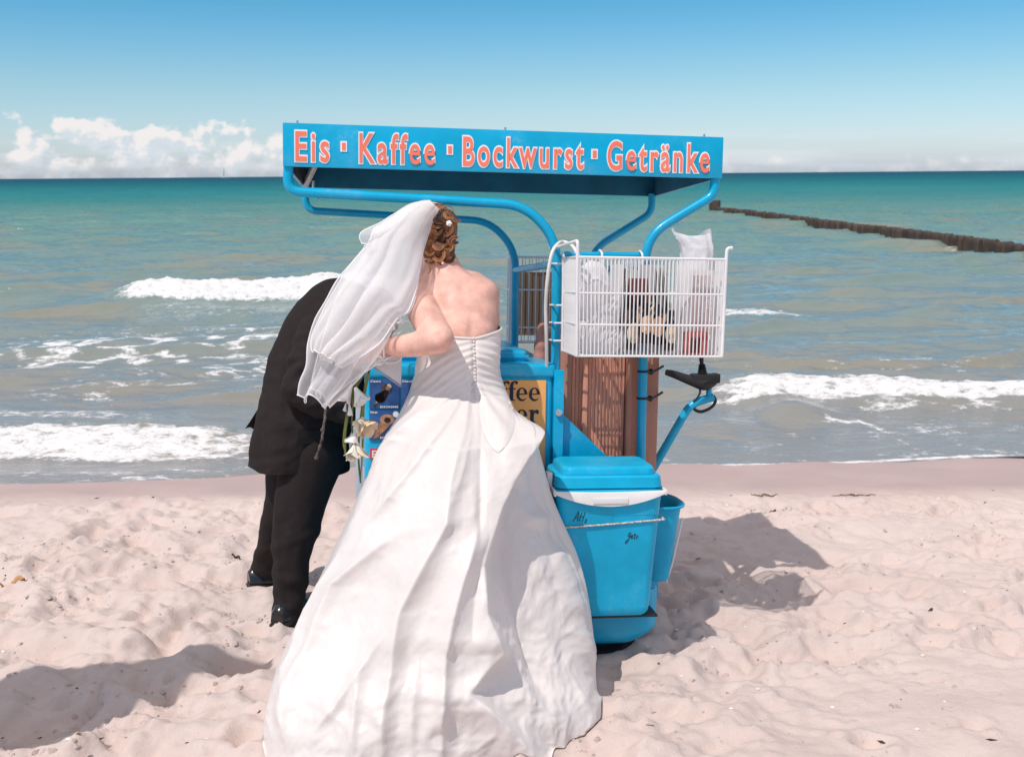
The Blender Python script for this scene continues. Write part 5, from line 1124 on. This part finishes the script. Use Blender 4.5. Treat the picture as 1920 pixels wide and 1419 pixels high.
# ---- groom
def build_groom():
    A = at
    mb = MB(); sk = {}
    P = head_mesh(mb, A(705, 590, 4.02), (.62, .70, -.35), (.2, .3, .93), 1.04)
    chain(mb, [(A(690, 588, 4.0), .058), (A(660, 600, 3.98), .062), (A(640, 620, 3.96), .09)], 14)
    chain(mb, [(A(640, 640, 3.95), .14), (A(600, 730, 3.88), .14), (A(572, 830, 3.84), .15)], 18)
    chain(mb, [(A(600, 640, 3.80), .06), (A(562, 722, 3.68), .048), (A(640, 765, 3.66), .032)], 12); hand_mesh(mb, A(642, 765, 3.66), A(690, 745, 3.70) - A(642, 765, 3.66), (0, -.3, .9), 1.05, .6)
    chain(mb, [(A(680, 640, 4.12), .06), (A(690, 720, 4.16), .048), (A(740, 740, 4.18), .032)], 12); hand_mesh(mb, A(740, 740, 4.18), (.9, .3, 0), (0, 0, 1), 1.05, .4)
    f1 = np.array([-.845, 3.63, 0]); f1[2] = gz(f1[0], f1[1]); f2 = np.array([-1.055, 4.12, 0]); f2[2] = gz(f2[0], f2[1])
    chain(mb, [(A(586, 850, 3.78), .10), (A(551, 1010, 3.70), .055), (A(536, 1140, 3.62), .038), (f1 + [0, .02, .05], .035), (f1 + [.08, .14, .03], .026)], 12)
    chain(mb, [(A(560, 850, 3.91), .10), (A(524, 985, 4.01), .048), (A(496, 1058, 4.125), .034), (f2 + [0, .0, .06], .035), (f2 + [.14, .10, .03], .026)], 12)
    g = link_mesh('person', voxel_mesh(mb, .011, 5), SKIN_M, None, tuple(f1)); tag(g, 'person in a black suit bending forward to the cart, half behind the veil', 'person')
    e = MB()
    for k in (-1, 1): e.ball(P(.030 * k, .084, .004), .0095, 10, 8)
    e.build('eyes', mat('eye_white', (.7, .68, .66), .2), g)
    hb = MB(); hb.ball(A(700, 580, 4.0), (.082, .09, .085), 20, 14); hb.build('hair', mat('dark_hair', (.04, .025, .018), .5, var=.4, vscale=60, bump=.5, bscale=300), g)
    # jacket: lofted along the bent back from the hem to the collar
    sp = [(562, 868, 3.83, 91, .175), (563, 840, 3.83, 89, .175), (569, 800, 3.83, 85, .17), (580, 760, 3.84, 85, .165), (590, 720, 3.86, 91, .16), (606, 678, 3.89, 94, .165), (630, 636, 3.93, 97, .175), (658, 606, 3.96, 94, .17), (684, 590, 3.99, 74, .13), (700, 583, 4.0, 46, .08), (708, 580, 4.01, 34, .06)]
    S = curve(np.array(sp)[:, :3], 150); S = np.array([A(*q) for q in S]); k = np.linspace(0, len(sp) - 1, 150); rp = np.interp(k, range(len(sp)), [q[3] for q in sp]) * 3.86 / F; dp = np.interp(k, range(len(sp)), [q[4] for q in sp])
    ker = np.ones(9) / 9; rp = np.convolve(np.pad(rp, 4, 'edge'), ker, 'valid'); dp = np.convolve(np.pad(dp, 4, 'edge'), ker, 'valid')
    T_ = np.gradient(S, axis=0); T_ /= np.linalg.norm(T_, axis=1)[:, None]; th = np.linspace(0, 2 * math.pi, 200, endpoint=False); G = np.zeros((150, 200, 3)); NN = np.zeros_like(G)
    for i in range(150):
        e2 = np.array([0, 1.0, 0]); e2 = e2 - T_[i] * (e2 @ T_[i]) * min(1, i / 50); e2 /= np.linalg.norm(e2); e1 = np.cross(e2, T_[i]) * -1; e1[1] = 0; e1 /= np.linalg.norm(e1)
        n = np.cos(th)[:, None] * e1 + np.sin(th)[:, None] * e2; sq = 1 + .05 * np.cos(4 * th)[:, None]
        G[i] = S[i] + sq * (np.cos(th)[:, None] * e1 * rp[i] + np.sin(th)[:, None] * e2 * dp[i]); NN[i] = n
    px, py = proj(G.reshape(-1, 3)); px = px.reshape(150, 200); py = py.reshape(150, 200)
    D = .006 * fbm(px / 70, py / 60, 3, 500) + .004 * ridged(px / 60 + py / 140, py / 44, 2, 504) * sst(py, 560, 700)
    D += .012 * np.exp(-((px - 520) / 22) ** 2) * sst(py, 690, 800) - .010 * np.exp(-((px - 548 - (py - 640) * -.08) / 8) ** 2) * sst(py, 600, 640) * (1 - sst(py, 760, 800))
    G = G + NN * D[..., None]
    # hem: a bit lower towards the front edges, back vent open on the left
    hemk = (1 - sst(np.arange(150), 0, 40))[:, None]
    G[..., 2] += hemk * (.012 * np.sin(th * 3)[None, :] + .02 * perlin(th * 2, th * 0, 510)[None, :])
    jk = grid_mesh('jacket', G, SUIT, g, wrap=True)
    # near sleeve with its elbow creases
    mb = MB(); chain(mb, [(A(596, 628, 3.78), .082), (A(572, 690, 3.70), .072), (A(562, 728, 3.66), .066), (A(600, 752, 3.64), .058), (A(648, 768, 3.65), .047)], 18)
    me = voxel_mesh(mb, .009, 5); V, N = mesh_np(me); px, py = proj(V)
    d = .008 * np.sin((py + .55 * (px - 560) + 9 * perlin(px / 34, py / 34, 520)) / 5.2) * gau(py - 672, 42) * sst(perlin(px / 40, py / 30, 521), -.5, .2) + .005 * fbm(px / 30, py / 30, 3, 522) + .006 * ridged(px / 50, py / 30, 2, 523) * sst(py, 700, 730)
    set_np(me, V + N * d[:, None]); link_mesh('sleeve', me, SUIT, jk)
    # vent flap sticking out behind, pocket flap
    Gv = np.array([[A(x0 * (1 - t) + x1 * t, y0 * (1 - t) + y1 * t, 3.80 + .05 * t + .02 * s) for t in np.linspace(0, 1, 8)] for s, (x0, y0, x1, y1) in zip(np.linspace(0, 1, 5), ((502, 735, 508, 735), (492, 752, 504, 770), (480, 772, 498, 800), (470, 788, 490, 830), (459, 804, 480, 796)))])
    mb = MB(); mb.grid(Gv); mb.grid(Gv + np.array([0, .006, 0])); mb.build('vent_flap', SUIT, jk)
    jt = BVHTree.FromPolygons([tuple(v) for v in G.reshape(-1, 3)], [(a * 200 + b, a * 200 + (b + 1) % 200, (a + 1) * 200 + (b + 1) % 200, (a + 1) * 200 + b) for a in range(149) for b in range(200)])
    Gf = []
    for yy in np.linspace(806, 832, 6):
        row = []
        for xx in np.linspace(560, 606, 9): d_ = Vector(ray(xx, yy)).normalized(); h_ = jt.ray_cast(Vector(CAM), d_); row.append(np.array(h_[0]) - np.array(d_) * .006 if h_[0] is not None else A(xx, yy, 3.66))
        Gf.append(row)
    Gf = np.array(Gf); mb = MB(); mb.grid(Gf); mb.grid(Gf + np.array([0, .012, 0])); mb.build('pocket_flap', SUIT, jk)
    mb = MB(); mb.tube(curve([A(668, 568, 3.90), A(676, 590, 3.86), A(668, 620, 3.84)], 12), .016, 8, flat=.5); mb.build('shirt_collar', mat('shirt_white', (.78, .77, .77), .7), g)
    # trousers: two legs, each cut off square at its cuff
    for legp, cutp, cutn in (([(A(586, 850, 3.77), .128), (A(566, 930, 3.73), .100), (A(550, 1010, 3.69), .076), (A(546, 1080, 3.655), .061), (A(540, 1140, 3.63), .052), (A(534, 1195, 3.605), .050)], A(532, 1200, 3.60), (.1, -.15, 1)),
                             ([(A(558, 850, 3.90), .128), (A(540, 930, 3.94), .090), (A(521, 985, 4.0), .070), (A(509, 1035, 4.07), .057), (A(494, 1075, 4.14), .052)], A(492, 1066, 4.12), (.35, -.15, 1))):
        mb = MB(); chain(mb, legp, 20); me = voxel_mesh(mb, .010, 8); V, N = mesh_np(me); px, py = proj(V)
        d = .0035 * fbm(px / 34, py / 60, 2, 530) + .006 * ridged(px / 60 + py / 200, py / 60, 2, 534) * sst(py, 900, 1000) + .007 * np.exp(-((py - 1015 - (px - 545) * -.35) / 10) ** 2) + .007 * np.exp(-((py - 1085 - (px - 545) * .25) / 10) ** 2) + .006 * np.exp(-((py - 1140) / 9) ** 2) + .006 * np.exp(-((px - 522 - (py - 1000) * .06) / 4) ** 2) * sst(py, 900, 950)
        set_np(me, V + N * d[:, None]); bm = bmesh.new(); bm.from_mesh(me); bmesh.ops.bisect_plane(bm, geom=bm.verts[:] + bm.edges[:] + bm.faces[:], plane_co=Vector(cutp), plane_no=Vector(cutn), clear_inner=True); bm.to_mesh(me); bm.free()
        link_mesh('trouser_leg', me, SUIT, g)
    shoe = mat('black_leather', (.014, .013, .015), .28, var=.2, coat=.3)
    for f, dr, hl in ((f1, (.5, .86), 0.0), (f2, (.88, .42), .03)):
        dr = np.array([dr[0], dr[1], 0]); dr /= np.linalg.norm(dr); sd = np.array([-dr[1], dr[0], 0]); zz = np.array([0, 0, 1.0])
        st = [(-.075, .030, .062), (-.06, .040, .078), (0, .040, .085), (.07, .044, .062), (.14, .052, .045), (.19, .044, .032), (.215, .018, .018)]
        def pt(s, a, h): return f + dr * s + sd * a + zz * (h + .004 + hl * np.clip((.14 - s) / .2, 0, 1))
        n = 12; G = np.array([[pt(s, w * math.cos(a) * (1 if math.sin(a) > -.2 else .9), .018 + max(0, math.sin(a)) * (h - .018) + min(0, math.sin(a)) * .004) for a in np.linspace(0, 6.2832, n, endpoint=False)] for s, w, h in st]); b = MB(); b.grid(G, wrap=True); b.add(G[0], [tuple(range(n))]); b.add(G[-1], [tuple(range(n))]); s_ = b.build('shoe', shoe, g, smooth=60)
        outl = [(-.08, 0)] + [(s, -w * 1.06) for s, w, _ in st] + [(.22, 0)] + [(s, w * 1.06) for s, w, _ in st[::-1]]
        b = MB(); b.prism(outl, 0, .014, lambda V: np.array([pt(q[0], q[1], q[2]) for q in V])); b.prism([q for q in [(-.082, -.033), (-.015, -.04), (-.015, .04), (-.082, .033)]], -.018 if hl == 0 else -.018, .0, lambda V: np.array([pt(q[0], q[1], q[2]) for q in V])); b.build('sole', BLACK, s_)
build_groom()

# ------------------------------------------------------------------ flowers, white folder, twig
def build_bouquet():
    t = thing('bouquet', 'white flowers on long green stems hanging upside down below the veil', 'bouquet', tuple(at(690, 760, 3.06)))
    stem = mat('flower_stem', (.16, .19, .045), .55, var=.25, vscale=20); leaf = mat('blade_leaf', (.24, .26, .05), .5, var=.3, vscale=12, stretch=(1, 1, .2)); olive = mat('olive_leaf', (.085, .085, .018), .55, var=.25, vscale=14)
    petal = mat('ivory_petal', (.82, .74, .62), .6, var=.06, vscale=20, sss=.1); white = mat('white_petal', (.84, .81, .77), .6, var=.04); yol = mat('cream_petal', (.80, .60, .40), .6, var=.12, vscale=25)
    def tb(name, pts, r0, r1, m, y=3.06, flat=1.0, n=26):
        mb = MB(); mb.tube(curve([at(p[0], p[1], p[2] if len(p) > 2 else y) for p in pts], n), np.linspace(r0, r1, n), 7, flat=flat); return mb.build(name, m, t)
    tb('stem', [(737, 604, 3.15), (722, 640, 3.12), (705, 668, 3.10), (672, 720, 3.07), (656, 760, 3.05), (650, 800, 3.05)], .004, .0025, stem)
    tb('stem', [(734, 606, 3.16), (716, 645, 3.13), (700, 670, 3.11), (684, 730, 3.08), (676, 790, 3.07), (672, 850, 3.06), (676, 905, 3.06)], .0045, .003, stem)
    tb('stem', [(729, 605, 3.17), (710, 650, 3.14), (696, 672, 3.12), (668, 722, 3.09), (660, 790, 3.07), (664, 835, 3.06)], .004, .0025, stem)
    tb('leaf', [(668, 715, 3.05), (657, 750, 3.045), (648, 800, 3.045), (647, 850, 3.05)], .006, .003, leaf, flat=.25); tb('leaf', [(690, 700), (682, 750), (680, 830), (676, 900)], .006, .002, leaf, flat=.25); tb('leaf', [(664, 722, 3.06), (650, 780, 3.05), (644, 830, 3.05), (650, 852, 3.05)], .005, .002, leaf, flat=.25)
    tb('leaf', [(738, 603, 3.13), (731, 615, 3.12), (722, 632, 3.11)], .012, .010, olive, flat=.5, n=10); tb('leaf', [(730, 602, 3.16), (726, 620, 3.14), (722, 636, 3.12)], .010, .008, olive, flat=.5, n=10)
    def bloom(x, y, y_, r, L, ax, m, npet, seed, open_=.8):
        """petals round a hanging throat; ax: which way the mouth points, in the picture"""
        d = cright * ax[0] + cup * ax[1] - np.array([0, .45, 0]) * ax[2]; d /= np.linalg.norm(d); a = np.cross(d, [0, 0, 1.0]); a /= np.linalg.norm(a) + 1e-9; b = np.cross(d, a); p = at(x, y, y_) - d * L * .5; rr = random.Random(seed)
        fl = bpy.data.objects.new('blossom', None); COL.objects.link(fl); fl.parent = t
        for i in range(npet):
            q0 = i * 2 * math.pi / npet + rr.uniform(-.25, .25) + (i % 2) * .3; w = 3.6 * math.pi / npet; G = []; ro = r * rr.uniform(.82, 1.12) * (1 if i % 2 else .86); Lo = L * rr.uniform(.88, 1.1); curl = rr.uniform(.1, .45)
            for s in np.linspace(0, 1, 8):
                rad = ro * (.16 + .84 * open_ * s ** 1.2 + (1 - open_) * .6 * s); hh = Lo * (s - curl * .35 * s ** 4); row = []
                for u in np.linspace(-1, 1, 7):
                    ww = w * (.55 + .45 * math.sin(math.pi * min(1, .15 + .72 * s))) * .62 * (1 if s < .85 else .86); q = q0 + u * ww; bump = 1 + .07 * math.sin(u * 5 + i) * s - .10 * abs(u) * s
                    row.append(p + d * (hh * (1 - .10 * u * u * s)) + (a * math.cos(q) + b * math.sin(q)) * rad * bump)
                G.append(row)
            mb = MB(); mb.grid(np.array(G)); mb.build('petal', m, fl, smooth=180)
    bloom(652, 738, 3.03, .024, .062, (-.45, -1, .2), white, 5, 1, .55); bloom(674, 742, 3.03, .032, .058, (.5, -.9, .35), white, 6, 2, .75); bloom(656, 768, 3.035, .012, .040, (.1, -1, 0), white, 4, 3, .4); bloom(647, 764, 3.035, .009, .028, (-.2, -1, 0), white, 4, 4, .3)
    bloom(686, 796, 3.03, .040, .054, (.55, -.5, .8), yol, 7, 5, .9); bloom(676, 792, 3.02, .026, .038, (-.2, -.6, 1.0), petal, 6, 8, .9); bloom(662, 822, 3.035, .030, .040, (-.3, -.8, .3), white, 5, 6, .8); bloom(667, 845, 3.025, .044, .062, (.1, -1, .45), petal, 7, 7, .8); bloom(662, 848, 3.0, .028, .044, (-.1, -.9, .8), petal, 6, 9, .8)
build_bouquet()
def build_folder():
    t = thing('card_folder', 'white folded card hanging by its corner under the left forearm', 'card', tuple(at(725, 690, 3.13)))
    m = mat('white_card', (.80, .76, .76), .7); q = [(688, 672), (752, 664), (751, 722), (744, 716)]
    for dy, nm in ((0, 'front_leaf'), (.012, 'back_leaf')):
        P_ = [at(x, y, 3.125 + dy + .05 * k) for (x, y), k in zip(((688, 677), (700, 663), (753, 660), (752, 722)), (0, 0, .5, .4))]
        mb = MB(); V = np.array(P_ + [p + [0, .004, 0] for p in P_]); mb.add(V, [(0, 1, 2, 3), (7, 6, 5, 4), (0, 4, 5, 1), (1, 5, 6, 2), (2, 6, 7, 3), (3, 7, 4, 0)]); mb.build(nm, m, t)
    a = at(688, 680, 3.123); b = at(752, 725, 3.143); mb = MB(); mb.tube([a, b], .0028, 6); mb.build('pages', mat('mauve_pages', (.50, .40, .43), .8), t)
build_folder()
mb = MB(); r = random.Random(4); P_ = curve([at(611, 768, 3.40), at(607, 800, 3.40), at(602, 830, 3.40), at(592, 860, 3.41)], 40)
mb.tube(P_ + np.array([[r.uniform(-.0012, .0012), 0, 0] for _ in P_]), .0042 + .0022 * np.array([r.random() ** 2 for _ in P_]), 7); mb.ball(at(593, 858, 3.41), .0075, 8, 6); mb.ball(at(604, 806, 3.40), .0065, 8, 6)
tag(mb.build('twig', mat('twig_brown', (.17, .12, .10), .8, var=.4, vscale=40, bump=.5, bscale=80), None, tuple(at(600, 815, 3.40))), 'thin brown twig hanging below the veil hem against the black jacket', 'twig')

# ------------------------------------------------------------------ things washed up on the sand
def debris():
    weed = mat('seaweed', (.10, .045, .025), .7, var=.4, vscale=30, bump=.4); stick = mat('driftwood', (.24, .15, .10), .85, var=.3, vscale=20, bump=.5); wd = mat('dried_weed', (.38, .20, .09), .8, var=.3, vscale=20)
    def strand(name, label, cat, x, y, L, ang, r, m, seed, flat=.5, hump=.01):
        rr = random.Random(seed); n = 14; pts = []
        for i in range(n):
            s = i / (n - 1) - .5; px_, py_ = x + math.cos(ang) * L * s + rr.uniform(-1, 1) * L * .035, y + math.sin(ang) * L * s + rr.uniform(-1, 1) * L * .05; pts.append((px_, py_, gz(px_, py_) + r * .5 + hump * max(0, math.sin(i * .9 + seed))))
        mb = MB(); mb.tube(curve(pts, 30), r * np.sin(np.linspace(.3, 2.9, 30)) * np.array([rr.uniform(.7, 1.2) for _ in range(30)]), 7, flat=flat); tag(mb.build(name, m, None, tuple(pts[0])), label, cat)
    strand('seaweed', 'curled brown strand of dried seaweed at the left edge of the sand', 'seaweed', -2.12, 4.11, .15, .1, .011, wd, 1, .5, .02)
    strand('driftwood_stick', 'thin straight stick on the wet sand right of the cool box', 'stick', 1.42, 5.55, .16, .05, .006, stick, 2)
    strand('driftwood_stick', 'longer thin stick on the wet sand below the right breaker', 'stick', 1.95, 5.62, .24, -.03, .006, stick, 3)
    strand('seaweed', 'dark scrap of seaweed on the sand between the sticks', 'seaweed', 1.38, 5.2, .05, .6, .010, weed, 4)
    strand('seaweed', 'small dark clump of seaweed far left on the dry sand', 'seaweed', -1.85, 4.95, .06, .3, .012, weed, 5)
    strand('seaweed', 'small dark clump of seaweed left of the suited person', 'seaweed', -1.28, 4.48, .05, -.4, .010, weed, 6)
    # countless crumbs of shell, weed and wood
    mb = MB(); r = random.Random(9)
    for _ in range(130):
        y = r.uniform(2.6, 5.7) ; x = r.uniform(-.56, .56) * y; s = r.uniform(.002, .0065) * (1 if r.random() < .9 else 1.8); z = gz(x, y); a = r.uniform(0, 3.14); e = r.uniform(1, 3.2); k = r.uniform(.4, .9)
        c, n = math.cos(a), math.sin(a); V = [(x + (c * u * e - n * v) * s, y + (n * u * e + c * v) * s, z + w * s * k) for u, v, w in ((-1, 0, 0), (0, -.8, 0), (1, .1, 0), (.1, .9, 0), (0, 0, 1.2))]; mb.add(V, [(0, 1, 4), (1, 2, 4), (2, 3, 4), (3, 0, 4)])
    tag(mb.build('beach_litter', mat('litter_crumbs', (.15, .085, .06), .8, var=.5, vscale=3), None, (0, 4, .2), smooth=0), kind='stuff')
    mb = MB()
    for _ in range(90):
        y = r.uniform(2.6, 5.6); x = r.uniform(-.56, .56) * y; s = r.uniform(.003, .007); mb.ball((x, y, gz(x, y) + s * .2), (s * 1.3, s, s * .5), 7, 5)
    tag(mb.build('shell_bits', mat('shell_white', (.78, .74, .70), .5), None, (0, 4, .2)), kind='stuff')
debris()
def clods():
    """lumps of trodden sand, too many to count"""
    r = random.Random(33); V = []; Fc = []; b = 0
    base = np.array([(-1, -.7, 0), (.2, -1, 0), (1, -.2, 0), (.7, .8, 0), (-.4, 1, 0), (-.6, -.3, .8), (.4, -.4, .9), (.5, .4, .75), (-.3, .5, .85)]); fs = [(0, 1, 6, 5), (1, 2, 6), (2, 3, 7, 6), (3, 4, 8, 7), (4, 0, 5, 8), (5, 6, 7, 8)]
    cl = [(r.uniform(-.56, .56) * y, y, r.uniform(.05, .22)) for y in [r.uniform(2.6, 5.4) for _ in range(130)]]
    for cx, cy, cr in cl:
        calm = cx + .5 * (3 - cy) > .7 and cy < 3.4
        for _ in range(r.randint(3, 9) if calm else r.randint(8, 26)):
            x = cx + r.gauss(0, cr); y = cy + r.gauss(0, cr * .6)
            if y > 5.5: continue
            s = .0032 + .0085 * r.random() ** 2.2; a = r.uniform(0, 6.28); c, n = math.cos(a), math.sin(a); q = base * np.array([r.uniform(.8, 1.6), r.uniform(.7, 1.1), r.uniform(.5, .9)]) * s + np.array([r.uniform(-.2, .2) * s for _ in range(27)]).reshape(9, 3)
            z = gz(x, y) - .15 * s; V.append(np.stack([x + c * q[:, 0] - n * q[:, 1], y + n * q[:, 0] + c * q[:, 1], z + q[:, 2]], -1)); Fc += [tuple(i + b for i in f) for f in fs]; b += 9
    mb = MB(); mb.v = V; mb.f = Fc; mb.n = b
    m = bpy.data.materials['sand']; m2 = mat('sand_clod', (.62, .485, .445), .95, var=.10, vscale=9, bump=.5, bscale=220, spec=.2)
    tag(mb.build('sand_clods', m2, None, (0, 4, .2), smooth=60), kind='stuff')
clods()
def shade_flag():
    """made-up flag outside the view on the left, added to cast shade on the sand"""
    x0, y0 = -2.92, 2.12; z0 = gz(x0, y0)  # invented object, its outline shaped for the band of shade it throws
    t = thing('added_shade_flag', 'made-up cream feather flag added left of the couple to cast shade on the sand', 'added shade flag', (x0, y0, z0))
    up = [(-2.543, 2.243, 2.042), (-2.369, 2.341, 2.083), (-2.235, 2.408, 2.096), (-2.0, 2.527, 2.068), (-1.752, 2.587, 2.015), (-1.494, 2.619, 1.925)]
    lo = [(-1.996, 2.13, 1.09), (-1.852, 2.244, 1.317), (-1.799, 2.28, 1.459), (-1.691, 2.338, 1.648), (-1.6, 2.497, 1.78), (-1.46, 2.597, 1.869)]
    mb = MB(); mb.tube(curve([(x0, y0, z0 - .15), (x0, y0 + .02, z0 + .8), (x0 + .12, y0 + .12, z0 + 1.45)] + up, 60), .012, 8); mb.build('pole', mat('grey_alloy', (.42, .42, .43), .4, .6), t)
    U = curve(up, 40); Lw = curve(lo, 40); G = np.array([[U[i] * (1 - q) + Lw[i] * q + np.array([.02, -.03, 0]) * math.sin(q * 5 + i * .17) * q for q in np.linspace(0, 1, 14)] for i in range(40)])
    mb = MB(); mb.grid(G); mb.build('shade_flag_cloth', mat('shade_flag_cloth', (.72, .66, .55), .8), t)
shade_flag()
